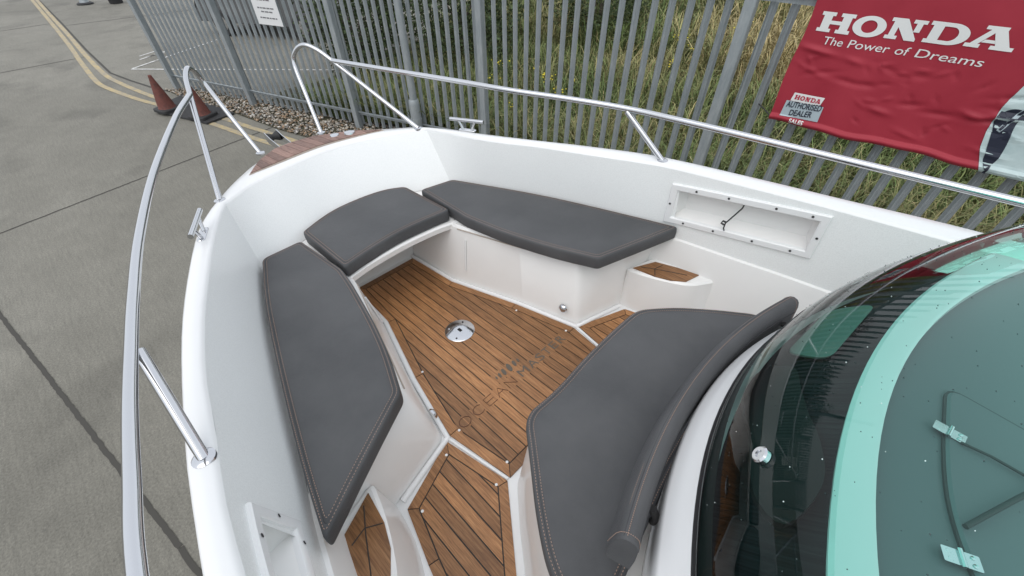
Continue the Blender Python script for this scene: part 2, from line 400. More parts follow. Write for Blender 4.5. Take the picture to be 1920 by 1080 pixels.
th = rng.uniform(0, 6.28, n); jit = 1+rng.uniform(-.25, .25, (n, 12, 3))
V = IV[None]*jit*sc; c, s_ = np.cos(th)[:, None], np.sin(th)[:, None]
V = np.stack([V[..., 0]*c-V[..., 1]*s_, V[..., 0]*s_+V[..., 1]*c, V[..., 2]], 2)+np.stack([gx, gy, ZG+.018+rng.uniform(0, .02, n)], 1)[:, None, :]
F = (IF[None]+(np.arange(n)*12)[:, None, None]).reshape(-1, 3)
pal = np.array([(.30, .26, .21), (.42, .38, .32), (.20, .16, .12), (.55, .52, .47), (.33, .23, .15), (.25, .235, .22)])
tone = np.repeat(pal[rng.integers(0, 6, n)]*rng.uniform(.75, 1.15, (n, 1)), 12, 0)
stuff(tag(big_mesh('gravel', V.reshape(-1, 3), F, tone, STONE), 'brown and grey pebbles along the foot of the metal fence', 'gravel'))

# rough grass ground behind the fence, rising gently away from it
def zgrass(x, y):
    d = np.maximum(0, (FP[1]+(x-FP[0])*.12)-y); return ZG+.02+np.minimum(d*.07, 1.2)+.06*np.sin(x*1.7+y)+.05*np.sin(y*2.3-x*.6)
def fence_y(x): return np.where(x > FP[0], FP[1]+(x-FP[0])*math.tan(R(20)), FP[1]+(x-FP[0])*math.tan(R(5.5)))
xs = np.linspace(-14, 9.6, 60); ds = np.r_[0, np.geomspace(.3, 40, 34)]
vs = []; fs = []
for i, x in enumerate(xs):
    for j, d in enumerate(ds):
        y = float(fence_y(np.array(x)))-.12-d; xx = x+d*.25*max(0, (x-2)/8); vs.append((xx, y, float(zgrass(np.array(xx), np.array(y)))+(-.10 if j == 0 else 0)))
m_ = len(ds)
for i in range(len(xs)-1):
    for j in range(m_-1): fs.append((i*m_+j, (i+1)*m_+j, (i+1)*m_+j+1, i*m_+j+1)[::-1])
me = mesh('rough_ground', vs, fs, True); fix_normals(me); struct(obj('rough_ground', me, SOIL))

# ------------------------------------------------------------------ grass blades
def blades(n, xr, dr, hr, wr):
    x = rng.uniform(*xr, n); d = dr[0]+(dr[1]-dr[0])*rng.uniform(0, 1, n)**1.5
    y = fence_y(x)-.12-d; x = x+d*.25*np.maximum(0, (x-2)/8); z = zgrass(x, y)
    cl = np.array([noise.noise((a*.55, b*.55, 0)) for a, b in zip(x, y)]); cl2 = np.array([noise.noise((a*2.1, b*2.1, 5)) for a, b in zip(x, y)])
    keep = (cl2 > -.45); x, y, z, d, cl, cl2 = (q[keep] for q in (x, y, z, d, cl, cl2)); n = len(x)
    h = rng.uniform(*hr, n)*(1+.5*cl2); wd = rng.uniform(*wr, n); th = rng.uniform(0, 6.28, n); lean = rng.uniform(.25, 1.1, n)*h
    lx, ly = np.cos(th)*lean, np.sin(th)*lean; px, py = -np.sin(th)*wd/2, np.cos(th)*wd/2
    prof = [(0, 0, 1), (.25, .55, .85), (.62, .86, .6), (1.0, .88, .06)]
    V = np.zeros((n, 8, 3))
    for k, (l, hh, ww) in enumerate(prof):
        V[:, 2*k] = np.stack([x+lx*l-px*ww, y+ly*l-py*ww, z+h*hh], 1); V[:, 2*k+1] = np.stack([x+lx*l+px*ww, y+ly*l+py*ww, z+h*hh], 1)
    F = np.concatenate([np.stack([np.arange(n)*8+2*k, np.arange(n)*8+2*k+1, np.arange(n)*8+2*k+3, np.arange(n)*8+2*k+2], 1) for k in range(3)])
    # dry straw away from the fence on the right, green near it and on the left
    dry = np.clip((d-3.2)/3.0, 0, 1)*np.clip((5.4-x)/3.0, 0, 1)+.6*cl+rng.normal(0, .26, n)+.20
    dry = np.clip(dry, 0, 1)[:, None]
    g = np.array([.115, .165, .055])*rng.uniform(.35, 1.7, (n, 1)); s = np.array([.46, .375, .19])*rng.uniform(.5, 1.35, (n, 1))
    tone = g*(1-dry)+s*dry
    return V.reshape(-1, 3), F, np.repeat(tone, 8, 0)
B1 = blades(40000, (-4, 8.6), (0, 5.5), (.22, .60), (.008, .018)); B2 = blades(36000, (-5, 9.4), (4.5, 16), (.30, .75), (.012, .028))
V = np.vstack([B1[0], B2[0]]); F = np.vstack([B1[1], B2[1]+len(B1[0])]); tone = np.vstack([B1[2], B2[2]])
stuff(tag(big_mesh('long_grass', V, F, tone, GRASS), 'tangled long grass, green and straw coloured, behind the fence', 'grass'))

# ------------------------------------------------------------------ bushes behind the fence
def bush(c, rx, ry, rz, n, label):
    t = empty('bush', (c[0], c[1], float(zgrass(np.array(c[0]), np.array(c[1])))), label, 'bush', 'dark bushes behind the fence')
    u = rng.normal(size=(n, 3)); u /= np.linalg.norm(u, axis=1)[:, None]; r = rng.uniform(.25, 1, n)**.45
    p = u*r[:, None]; lump = np.array([1+.38*noise.noise(Vector(q)*2.3+Vector(c+(0,))) for q in u]); p *= lump[:, None]
    p = p*np.array([rx, ry, rz])+np.array([0, 0, rz*.85]); p = p[p[:, 2] > .02]; n = len(p)
    a = rng.normal(size=(n, 3)); a /= np.linalg.norm(a, axis=1)[:, None]; b = np.cross(a, rng.normal(size=(n, 3))); b /= np.linalg.norm(b, axis=1)[:, None]
    sz = rng.uniform(.025, .055, n)[:, None]
    V = np.stack([p-a*sz, p+b*sz*.45, p+a*sz, p-b*sz*.45], 1).reshape(-1, 3); F = np.arange(n*4).reshape(-1, 4)
    tone = np.repeat(np.array([.045, .070, .030])*rng.uniform(.5, 1.8, (n, 1))+np.array([.015, .008, 0])*rng.uniform(0, 1, (n, 1)), 4, 0)
    o = big_mesh('foliage', V, F, tone, LEAF); o.parent = t
    parts = []
    for k in range(5):
        a_ = k*1.3; parts.append(tube_vf([(0, 0, -.1), (.15*math.cos(a_), .15*math.sin(a_), rz*.6), (rx*.5*math.cos(a_), ry*.5*math.sin(a_), rz*1.1)], [.03, .02, .008], 6))
    part('stem', *join_vf(parts), BARK, t)
bush((9.9, -4.2), 1.3, 1.0, 1.3, 9000, 'dark leafy bush behind the fence beside the white notice')
bush((8.0, -5.6), 1.5, 1.2, 1.5, 11000, 'wide dark bush behind the fence, left of the round pole')
bush((6.6, -8.6), 1.2, 1.1, 1.25, 8000, 'low dark bush behind the fence, right of the round pole')
bush((11.3, -5.8), 1.6, 1.3, 1.9, 9000, 'tall dark bush farthest left behind the fence')
# yellow flowering weeds
def weed(x, y, k, label):
    z = float(zgrass(np.array(x), np.array(y))); t = empty('flowering_weed', (x, y, z), label, 'wildflower', 'yellow flowering weeds')
    st = []; fl = []
    for i in range(k):
        a = random.uniform(0, 6.28); l = random.uniform(.05, .3); h = random.uniform(.45, .75); tip = (l*math.cos(a), l*math.sin(a), h)
        st.append(tube_vf([(0, 0, 0), (tip[0]*.4, tip[1]*.4, h*.6), tip], .005, 5))
        for q in range(3):
            c = (tip[0]+random.uniform(-.06, .06), tip[1]+random.uniform(-.06, .06), h+random.uniform(-.05, .04)); r = random.uniform(.012, .02)
            fl.append(([(c[0]+r*p[0], c[1]+r*p[1], c[2]+r*.6*p[2]) for p in IV], [tuple(f) for f in IF]))
    part('stem', *join_vf(st), STEM, t); stuff(part('flower_heads', *join_vf(fl), PETAL, t))
for x, y, k, lb in ((4.6, -5.0, 6, 'yellow weed right of the tall post, level with its middle'), (5.3, -5.3, 6, 'yellow weed just left of the tall post'), (5.9, -4.6, 4, 'small yellow weed near the round pole'),
                 (4.9, -4.2, 3, 'low yellow weed at the foot of the tall post'), (4.2, -8.4, 6, 'far yellow weed in straw grass'), (3.5, -9.2, 5, 'farthest yellow weed at the top of the grass'), (3.9, -6.9, 4, 'yellow weed in green grass right of the tall post'), (6.3, -5.2, 4, 'yellow weed below the dark bush')):
    weed(x, y, k, lb)

# ================================================================== THE FENCE
FH = 2.95
fence = empty('palisade_fence', (FP[0], FP[1], ZG), 'tall galvanised steel palisade fence with ridged pales and square posts', 'fence')
def floc(s, off, dirn=None):
    d = dirn if dirn is not None else (FA if s > 0 else FB); nrm = np.array([-d[1], d[0]]); p = d*s+nrm*off; return (p[0], p[1])
def pale_mesh():
    prof = [(-.036, .002), (-.027, .0), (-.014, .028), (0, .018), (.014, .028), (.027, 0), (.036, .002)]
    back = [(x, y-.003) for x, y in prof][::-1]; ring = prof+back
    return mesh('pale', *loft([[(x, y, .05) for x, y in ring], [(x, y, FH-.12) for x, y in ring], [(x*.35, y, FH) for x, y in ring]], True, True, True))
pm = pale_mesh(); pm.materials.append(GALV)
for i in range(49):
    s = .15+.1495*i; x, y = floc(s, -.03); o = obj('pale', pm, None, fence); o.location = (x, y, 0); o.rotation_euler = (0, random.uniform(-.004, .004), R(20))
for i in range(44):
    s = -.16-.1775*i; x, y = floc(s, -.03); o = obj('pale', pm, None, fence); o.location = (x, y, 0); o.rotation_euler = (0, random.uniform(-.004, .004), R(5.5))
def post_at(s, ang, wd=.10, dp=.10):
    v, f = box_vf(-wd/2, wd/2, 0, dp, -.05, FH-.15); me = mesh('post', v, f)
    bm = bmesh.new(); bm.from_mesh(me); bmesh.ops.bevel(bm, geom=bm.edges[:], offset=.006, segments=2, affect='EDGES'); bm.to_mesh(me); bm.free()
    o = obj('post', me, GALV, fence); x, y = floc(s, .022); o.location = (x, y, 0); o.rotation_euler = (0, 0, R(ang))
for s, a in ((7.43, 20), (5.19, 20), (2.56, 20), (0, 12), (-3.2, 5.5), (-6.1, 5.5)): post_at(s, a)
for s0, s1, a in ((.0, 2.56, 20), (2.56, 5.19, 20), (5.19, 7.43, 20), (0, -3.2, 5.5), (-3.2, -6.1, 5.5)):
    for zz in (.30, 2.45):
        if a == 5.5 and zz < 1: zz = .22
        d = FA if a == 20 else FB; g = .045*(1 if s1 > s0 else -1); l = abs(s1-s0)-.09
        v = join_vf([box_vf(-l/2, l/2, .0, .045, zz-.004, zz), box_vf(-l/2, l/2, .0, .005, zz-.055, zz-.0045)])
        o = part('rail', *v, GALV, fence); x, y = floc((s0+s1)/2, .030, d); o.location = (x, y, 0); o.rotation_euler = (0, 0, R(a))
# white notice on the fence
x, y = floc(3.85, .115); nb = empty('notice_board', (FP[0]+x, FP[1]+y, ZG+1.50), 'white printed notice fixed to the fence near its left end', 'sign'); nb.rotation_euler = (0, 0, R(20))
v, f = box_vf(-.27, .27, -.002, .002, 0, .85); part('panel', v, f, SIGNW, nb)
rows = [(.78, .34), (.71, .30), (.64, .36), (.50, .26), (.45, .30), (.40, .32), (.345, .22), (.235, .28), (.185, .20), (.10, .30)]
ln = []
for z, hw in rows:
    xx = -hw/1.6
    while xx < hw/1.6:
        l = random.uniform(.03, .08); ln.append(box_vf(xx, min(xx+l, hw/1.6), .0045, .0055, z-.009, z+.009)); xx += l+.016
    stuff(part('printed_line', *join_vf(ln), PRINT, nb)); ln = []
# round pole with sleeve
x, y = floc(1.23, .14); pole = empty('round_pole', (FP[0]+x, FP[1]+y, ZG), 'round galvanised pole with thicker foot standing against the fence', 'pole')
lathe('shaft', [(.0, .6), (.058, .6), (.05, 4.2), (0, 4.2)], GALV, pole, seg=20)
lathe('sleeve', [(.0, -.05), (.088, -.05), (.084, .64), (.078, .70), (.066, .72), (.0, .72)], GALV, pole, seg=20)
lathe('collar', [(.0, .36), (.090, .36), (.092, .40), (.090, .43), (.0, .43)], GALV, pole, seg=20)

# ------------------------------------------------------------------ banner
BO = .135          # stands this far in front of the pales
bx0, by0 = floc(-3.69, BO); ban = empty('banner', (FP[0]+bx0, FP[1]+by0, ZG), 'creased red advertising banner tied to the fence', 'banner')
ban.rotation_euler = (0, 0, R(5.5)+math.pi)     # local x runs to the right along the banner, local -y faces away from the boat
random.seed(3)
creases = [(random.uniform(.1, 1.6), random.uniform(1.62, 2.2), random.uniform(-.35, .25), random.uniform(.05, .13), random.choice((-1, 1))*random.uniform(.007, .016)) for _ in range(26)]+[(random.uniform(.1, 1.4), random.uniform(1.66, 2.12), random.uniform(-1.2, 1.2), random.uniform(.02, .05), random.choice((-1, 1))*random.uniform(.006, .012)) for _ in range(34)]
def bdisp(u, z):
    d = .012*math.sin(u*2.6+1)+.008*math.sin(u*6.1+z*3)+.010*math.sin(z*5+u*1.3)
    for cu, cz, ca, cl, amp in creases:
        if cu < .6 and cz < 1.9: continue
        du, dz = u-cu, z-cz; a = du*math.cos(ca)+dz*math.sin(ca); b = -du*math.sin(ca)+dz*math.cos(ca)
        e = (a/cl)**2+(b/(.018 if cl > .051 else .009))**2
        if e < 9: d += amp*math.exp(-e)
    # rolled hem at the foot
    h = z-zbot(u)
    if h < .06: d += .024*math.sin(min(1, max(0, (.06-h)/.06))*math.pi)
    return d
def zbot(u): return 1.526-.012*u+.007*math.sin(u*7.3)+.004*math.sin(u*17)
def btop(u): return 2.70+.02*math.sin(u*3)
def bp(u, z, off=0): return (u, -bdisp(u, z)-off, z)   # local -y ... faces the camera after the turn
def facing(u, z, off=0): p = bp(u, z, off); return (p[0], -p[1]*-1, p[2])
U = np.linspace(0, 2.35, 140); W = np.r_[np.linspace(0, .10, 22), np.linspace(.112, 1, 78)]
def edge_white(z): return float(np.interp(z, [1.45, 1.497, 1.666, 1.782, 1.955, 2.104, 2.3, 2.6, 2.8], [1.555, 1.555, 1.465, 1.432, 1.417, 1.438, 1.52, 1.75, 1.95]))
vs = []; fs = []; fm = []
for u in U:
    for wv in W:
        z = zbot(u)+(btop(u)-zbot(u))*wv; uu = u+.008*math.sin(z*9)*(u < .02); vs.append((uu, bdisp(u, z), z))
nw = len(W)
for i in range(len(U)-1):
    for j in range(nw-1):
        fs.append((i*nw+j, (i+1)*nw+j, (i+1)*nw+j+1, i*nw+j+1)[::-1])
SG = -1      # local +y points away from the boat after the half turn, so the print sits at -y
vs = [(a, SG*b, c) for a, b, c in vs]
me = mesh('sheet', vs, fs, True); fix_normals(me); sh = obj('sheet', me, RED, ban)
def on_banner(name, V2, F2, m, off, cell=.05):
    # flat print: sliced into small pieces so it follows the creased cloth
    me = mesh(name, [(a, 0, b) for a, b in V2], F2); bm = bmesh.new(); bm.from_mesh(me)
    xs_ = [v.co.x for v in bm.verts]; zs_ = [v.co.z for v in bm.verts]
    for ax, lo, hi in (((1, 0, 0), min(xs_), max(xs_)), ((0, 0, 1), min(zs_), max(zs_))):
        c = lo+cell*.5
        while c < hi:
            bmesh.ops.bisect_plane(bm, geom=bm.verts[:]+bm.edges[:]+bm.faces[:], plane_co=Vector(ax)*c, plane_no=ax); c += cell
    for v in bm.verts: v.co.y = SG*(bdisp(v.co.x, v.co.z)+off)
    bm.to_mesh(me); bm.free(); me.update(); return obj(name, me, m, ban)
def q4(x0, y0, x1, y1): return [(x0, y0), (x1, y0), (x1, y1), (x0, y1)]
def arc_ring(cx, cy, ro, ri, a0, a1, n=22):
    out = []
    for k in range(n):
        a, b = a0+(a1-a0)*k/n, a0+(a1-a0)*(k+1)/n
        out.append([(cx+ro[0]*math.cos(a), cy+ro[1]*math.sin(a)), (cx+ro[0]*math.cos(b), cy+ro[1]*math.sin(b)), (cx+ri[0]*math.cos(b), cy+ri[1]*math.sin(b)), (cx+ri[0]*math.cos(a), cy+ri[1]*math.sin(a))])
    return out
SL = {'H': [q4(0, 0, .42, .18), q4(.08, .18, .34, .82), q4(0, .82, .42, 1), q4(.58, 0, 1, .18), q4(.66, .18, .92, .82), q4(.58, .82, 1, 1), q4(.34, .41, .66, .59)],
      'O': arc_ring(.5, .5, (.5, .52), (.235, .31), 0, 2*math.pi, 36),
      'N': [q4(0, 0, .36, .17), q4(.09, .17, .27, .83), [(0, .83), (.27, .83), (.27, 1), (0, 1)], [(.27, .58), (.60, 0), (.90, 0), (.90, .10), (.44, 1), (.27, 1)], q4(.73, .43, .90, .83), q4(.62, .83, 1, 1)],
      'D': [q4(0, 0, .34, .18), q4(.08, .18, .34, .82), q4(0, .82, .34, 1), q4(.34, .82, .55, 1), q4(.34, 0, .55, .18)]+arc_ring(.55, .5, (.45, .5), (.19, .32), -math.pi/2, math.pi/2, 18),
      'A': [q4(0, 0, .32, .17), [(.10, .17), (.26, .17), (.46, .70), (.46, .84), (.36, .84)], [(.24, .84), (.68, .84), (.68, 1), (.24, 1)], [(.46, .84), (.46, .72), (.62, .17), (.91, .17), (.68, .84)], q4(.53, 0, 1, .17), [(.305, .26), (.59, .26), (.55, .40), (.36, .40)]]}
def slab(word, x0, z0, h, boxes, shear, name, m, off):
    for ch, (a, b, dz) in zip(word, boxes):
        V2 = []; F2 = []
        for pl in SL[ch]:
            k = len(V2)
            V2 += [(x0+a+(b-a)*px+shear*h*(py-.5), z0+dz+h*py) for px, py in pl]; F2.append(tuple(range(k, k+len(pl))))
        on_banner(name, V2, F2, m, off)
slab('HONDA', 0, 2.256, .134, [(.078, .305, 0), (.308, .520, .002), (.532, .745, .010), (.764, 1.002, .016), (.998, 1.258, .026)], .0, 'letter', BWHITE, .0045)
for wd_, xa, xb in (('The', .163, .300), ('Power', .338, .610), ('of', .648, .735), ('Dreams', .775, 1.165)):
    v, f = text_mesh(wd_, .100, .06, 1.0); x0_ = min(p[0] for p in v); x1_ = max(p[0] for p in v)
    on_banner('slogan_word', [(xa+(p[0]-x0_)*(xb-xa)/(x1_-x0_), 2.172+p[1]*.80+.0*xa) for p in v], f, BWHITE, .0045, .03)
on_banner('dealer_plate', [(.118, 1.719), (.352, 1.722), (.362, 1.792), (.126, 1.788)], [(0, 1, 2, 3)], BWHITE, .004, .02)
on_banner('dealer_plate', [(.085, 1.584), (.392, 1.596), (.384, 1.722), (.090, 1.716)], [(0, 1, 2, 3)], BSILV, .0055, .02)
slab('HONDA', 0, 1.738, .036, [(.142, .182, 0), (.186, .222, 0), (.228, .264, .0), (.270, .306, .001), (.308, .346, .002)], .0, 'letter', BRED, .008)
for tx, x0, x1, z0, hgt in (('AUTHORISED', .105, .375, 1.664, .052), ('DEALER', .150, .328, 1.600, .052)):
    v, f = text_mesh(tx, hgt*1.35, .0, 1.0, 0.0012); xm = max(p[0] for p in v)
    on_banner('lettering', [(x0+p[0]*(x1-x0)/xm, z0+p[1]+.02*(p[0]/xm)) for p in v], f, BNAVY, .0095, .012)
v, f = text_mesh('SALES', .05, 0, 1.0, .001); xm = max(p[0] for p in v); on_banner('lettering', [(.178+p[0]*.115/xm, 1.548+p[1]*.9) for p in v], f, BWHITE, .0075, .01)
# pale picture field with dark shoe at the right
zz = np.linspace(1.500, 2.66, 60); V2 = []; F2 = []
for k, z in enumerate(zz):
    e = edge_white(z)
    for j in range(12): V2.append((e+(2.345-e)*j/11, z))
for k in range(len(zz)-1):
    for j in range(11): F2.append((k*12+j, k*12+j+1, (k+1)*12+j+1, (k+1)*12+j))
on_banner('picture_field', V2, F2, BPALE, .004, .04)
def smooth2(p, seg=5): return [tuple(q) for q in cat_rom(p, seg, True)]
shoe = smooth2([(1.583, 1.520), (1.535, 1.575), (1.512, 1.64), (1.480, 1.73), (1.455, 1.80), (1.432, 1.86), (1.452, 1.93), (1.50, 1.955), (1.540, 1.935), (1.555, 1.83), (1.585, 1.72), (1.600, 1.62), (1.592, 1.56)])
on_banner('dark_shape', shoe, [tuple(range(len(shoe)))], BNAVY, .0065, .03)
on_banner('dark_shape', [(1.424, 1.885), (1.43, 1.925), (1.50, 1.915), (1.60, 1.93), (1.72, 1.90), (1.72, 1.87), (1.60, 1.895), (1.50, 1.885)], [(0, 7, 6, 1), (1, 6, 2), (6, 5, 3, 2), (5, 4, 3)][:0]+[(0, 7, 2, 1), (7, 6, 3, 2), (6, 5, 4, 3)], BNAVY, .0075, .03)
on_banner('dark_shape', [(1.575, 1.495), (1.595, 1.495), (1.592, 1.56), (1.580, 1.56)], [(0, 1, 2, 3)], BNAVY, .0085, .02)
on_banner('buckle', [(1.475, 1.80), (1.50, 1.79), (1.55, 1.95), (1.525, 1.965)], [(0, 1, 2, 3)], BSILV, .0095, .03)
on_banner('buckle', [(1.482, 1.81), (1.498, 1.803), (1.545, 1.945), (1.528, 1.955)], [(0, 1, 2, 3)], BNAVY, .0115, .03)
# ties
tube('tie', [(0.03, -.03, 1.55), (-.07, .06, 1.575), (-.14, .12, 1.59)], .006, BLACKR, ban, 6)
tube('tie', [(.92, -.03, 1.515), (.93, .03, 1.49), (.94, .11, 1.50)], .006, BLACKR, ban, 6)

# ------------------------------------------------------------------ cones on a rubber mat, far things
matp = [(10.62, -.13), (9.36, -.60), (9.50, -1.13), (11.30, -.76), (11.05, -.35)]
v = prism('rubber_mat', [(x-10.3, y+.6) for x, y in matp[:1]+matp[1:]], 0, .03, BLACKR); v.location = (10.3, -.6, ZG+.008)
tag(v, 'flat black rubber mat under the two traffic cones', 'mat')
def cone(x, y, zr, label):
    t = empty('traffic_cone', (x, y, ZG+.04), label, 'traffic cone', 'old red traffic cones'); t.rotation_euler = (0, 0, zr)
    b = fillet([(-.19, -.19), (.19, -.19), (.19, .19), (-.19, .19)], .07, 4); prism('base', b, 0, .055, BLACKR, t, .012)
    lathe('body', [(.0, .05), (.155, .05), (.14, .075), (.135, .13), (.030, .60), (.030, .62), (.022, .62), (.0, .60)], CONE, t, seg=24)
    return t
cone(10.55, -.30, .3, 'dirty red traffic cone on the left end of the mat'); cone(9.72, -.66, .5, 'dirty red traffic cone partly hidden behind the port handrail')
t = empty('sign_stand', (24.68, -1.19, ZG), 'far grey post on a dark round foot at the top of the yard', 'post')
lathe('foot', [(0, 0), (.26, 0), (.26, .04), (.20, .07), (0, .07)], BLACKR, t, seg=20); lathe('shaft', [(0, .07), (.15, .07), (.11, .18), (.10, 1.2), (0, 1.2)], GALV, t, seg=16)
t = empty('barrel', (24.05, -2.06, ZG), 'far dark barrel standing left of the fence end', 'barrel')
lathe('drum', [(0, 0), (.20, 0), (.22, .04), (.21, .3), (.225, .32), (.21, .34), (.21, .62), (.225, .64), (.21, .66), (.22, .92), (0, .92)], BLACKR, t, seg=24)
lathe('lid', [(0, .922), (.20, .922), (.20, .945), (0, .95)], GALV, t, seg=24)
# dark car behind the fence
cr = empty('parked_car', (15.0, -4.6, ZG), 'grey parked car glimpsed through the left run of the fence', 'car'); cr.rotation_euler = (0, 0, R(28))
PAINT = mat('grey_car_paint', (.10, .105, .11), .25, coat=.8); CGL = mat('car_window', (.02, .025, .03), .05); LAMP = mat('clear_lamp', (.75, .77, .78), .1, .3)
prof = [(-2.1, .35), (-2.1, .75), (-1.9, .95), (-1.35, 1.0), (-.7, 1.42), (.6, 1.45), (1.35, 1.0), (2.0, .9), (2.15, .6), (2.15, .35)]
lofted('body', [[(x, -.85, z) for x, z in prof], [(x, -.88, z) for x, z in prof], [(x, .88, z) for x, z in prof], [(x, .85, z) for x, z in prof]], PAINT, cr, True, True, True, 25)
for s in (-1, 1):
    part('side_window', [(-1.1, s*.884, 1.03), (1.1, s*.884, 1.03), (.55, s*.884, 1.38), (-.65, s*.884, 1.36)], [(0, 1, 2, 3)], CGL, cr)
    for xx in (-1.35, 1.35):
        wv, wf = lathe_vf([(0, -.1), (.30, -.1), (.33, -.06), (.33, .06), (.30, .1), (0, .1)], seg=24); ww = part('wheel', [(xx+a, s*.80+c_, .33+b) for a, b, c_ in wv], wf, BLACKR, cr)
        wv, wf = lathe_vf([(0, -.005), (.20, -.005), (.20, .005), (0, .02)], seg=16); part('rim', [(xx+a, s*.905+s*c_, .33+b) for a, b, c_ in wv], wf, CHROME, ww)
for yy in (-.6, .6):
    v, f = box_vf(-2.12, -2.06, yy-.18, yy+.18, .62, .78); part('headlight', v, f, LAMP, cr)
part('windscreen', [(-1.34, -.72, 1.02), (-1.34, .72, 1.02), (-.72, .66, 1.41), (-.72, -.66, 1.41)], [(0, 1, 2, 3)], CGL, cr)

# ================================================================== THE BOAT (own frame: x forward, y port, z up, sole at 0)
TB = Matrix(((0.9984, 0.0003, 0.0570, 0), (0, 1, -.0045, 0), (-.0570, .0045, .9984, 0), (0, 0, 0, 1)))
boat = empty('boat', (0, 0, 0), 'white open bow motorboat with teak sole and stainless bow rails', 'boat'); boat.matrix_world = TB
def onboat(o, c):
    # a loose thing lying in the boat: mesh was built in boat coordinates around centre c
    o.matrix_world = TB @ Matrix.Translation(c); return o
def zs(x): return float(np.interp(x, [-1.6, 1, 2.1, 2.4, 2.7, 3.05], [.765, .75, .73, .71, .69, .64]))
outP = [(-1.6, 1.31), (-.32, 1.262), (.1, 1.225), (.52, 1.18), (.801, 1.141), (.955, 1.115), (1.249, 1.053), (1.508, .988), (1.762, .908), (2.034, .81), (2.244, .713), (2.416, .601), (2.573, .481), (2.744, .326), (2.88, .20), (2.99, .12), (3.04, 0)]
outS = [(-1.6, -1.31), (-.32, -1.259), (.096, -1.218), (.52, -1.176), (.945, -1.118), (1.321, -1.001), (1.618, -.886), (1.95, -.766), (2.141, -.711), (2.392, -.625), (2.56, -.49), (2.75, -.34), (2.88, -.22), (2.98, -.13), (3.04, 0)]
wallP = [((-1.6, 1.19), (-1.6, 1.17)), ((-.3, 1.155), (-.3, 1.135)), ((.16, 1.135), (.16, 1.10)), ((.40, 1.118), (.40, 1.07)), ((.74, 1.086), (.716, 1.012)), ((.981, 1.04), (.94, .955)), ((1.194, 1.003), (1.19, .897)), ((1.449, .936), (1.45, .834)), ((1.631, .877), (1.65, .782)), ((1.968, .754), (1.9, .708)), ((2.315, .607), (2.175, .615))]
wallB = [((2.433, .442), (2.235, .45)), ((2.491, .278), (2.295, .28)), ((2.533, .136), (2.345, .136)), ((2.556, 0), (2.355, 0)), ((2.552, -.146), (2.345, -.146)), ((2.496, -.34), (2.29, -.34)), ((2.399, -.52), (2.2, -.5))]
wallS = [((2.315, -.628), (2.10, -.612)), ((1.886, -.708), (1.8, -.722)), ((1.565, -.828), (1.55, -.822)), ((1.26, -.92), (1.22, -.92)), ((.95, -1.015), (.95, -.985)), ((.77, -1.052), (.745, -1.035)), ((.40, -1.09), (.40, -1.07)), ((.16, -1.11), (.16, -1.095)), ((-.3, -1.13), (-.3, -1.12)), ((-1.6, -1.17), (-1.6, -1.16))]
# subdivide the wall columns smoothly between the hard corners
def densify(seg, k=4): 
    a = cat_rom([p+q for p, q in seg], k); return [((q[0], q[1]), (q[2], q[3])) for q in a]
dP, dB, dS = densify(wallP), densify(wallP[-1:]+wallB+wallS[:1]), densify(wallS)
ZW = .378
def vrange(x):   # pocket opening: lower and upper height at this x
    return float(np.interp(x, [.16, .77], [.535, .492])), float(np.interp(x, [.16, .77], [.682, .640]))
def wpoint(col, z):
    (xt, yt), (xb, yb) = col; zt = zs(xt)-.012; t = (z-ZW)/(zt-ZW); return (xb+(xt-xb)*t, yb+(yt-yb)*t, z)
def wall_mesh(cols, pocket):
    xh = .74 if cols[0][0][1] > 0 else .77
    vs = []; fs = []
    for c in cols:
        zt = zs(c[0][0])-.012; lo, hi = vrange(min(.77, max(.16, c[0][0])))
        for z in (ZW, lo, hi, zt): vs.append(wpoint(c, z))
    for i in range(len(cols)-1):
        xm = (cols[i][0][0]+cols[i+1][0][0])/2
        for j in range(3):
            if pocket and j == 1 and .16 < xm < xh: continue
            fs.append((i*4+j, i*4+j+1, (i+1)*4+j+1, (i+1)*4+j))
    return vs, fs
def orient(me, ref):
    # make faces look towards a reference point
    bm = bmesh.new(); bm.from_mesh(me); bm.faces.ensure_lookup_table()
    for f in bm.faces:
        if f.normal.dot(Vector(ref)-f.calc_center_median()) < 0: f.normal_flip()
    bm.to_mesh(me); bm.free(); me.update()
for nm, cols, pk in (('side_wall', dP, True), ('bow_wall', dB, False), ('side_wall', dS, True)):
    me = mesh(nm, *wall_mesh(cols, pk), True); orient(me, (1.0, 0, .6)); obj(nm, me, GEL, boat)
# gunwale cap and foredeck, hull outside
NB = 90
inner_all = [c[0] for c in dP]+[c[0] for c in dB[1:-1]]+[c[0] for c in dS]
outer_c = [tuple(q) for q in cat_rom(outP, 6)]+[tuple(q) for q in cat_rom(outS, 6)][::-1][1:]
# pair the two edges by matching stations: same fraction of length within port / bow / stbd pieces
def seg_pair():
    ip = resample([c[0] for c in dP], 40); ib = resample([c[0] for c in dB], 41); is_ = resample([c[0] for c in dS], 40)
    oc = np.array(outer_c); kp = int(np.argmin(np.linalg.norm(oc-np.array([2.40, .612]), axis=1))); ks = int(np.argmin(np.linalg.norm(oc-np.array([2.38, -.632]), axis=1)))
    op = resample(oc[:kp+1], 40); ob = resample(oc[kp:ks+1], 41); os_ = resample(oc[ks:], 40)
    return ip+ib[1:-1]+is_, op+ob[1:-1]+os_
IE, OE = seg_pair()
rings = [[], [], [], [], [], []]
for (xi, yi_), (xo, yo_) in zip(IE, OE):
    a = Vector((xi, yi_)); b = Vector((xo, yo_)); d = (b-a); ln_ = d.length; d = d/ln_ if ln_ > 0 else d; e = min(.018, ln_*.25)
    p = [a, a+d*e*.35, a+d*e, b-d*e*.7, b-d*e*.2, b]
    for k, dz in enumerate((-.012, -.003, .003, .002, -.002, -.014)): rings[k].append((p[k].x, p[k].y, zs(p[k].x)+dz))
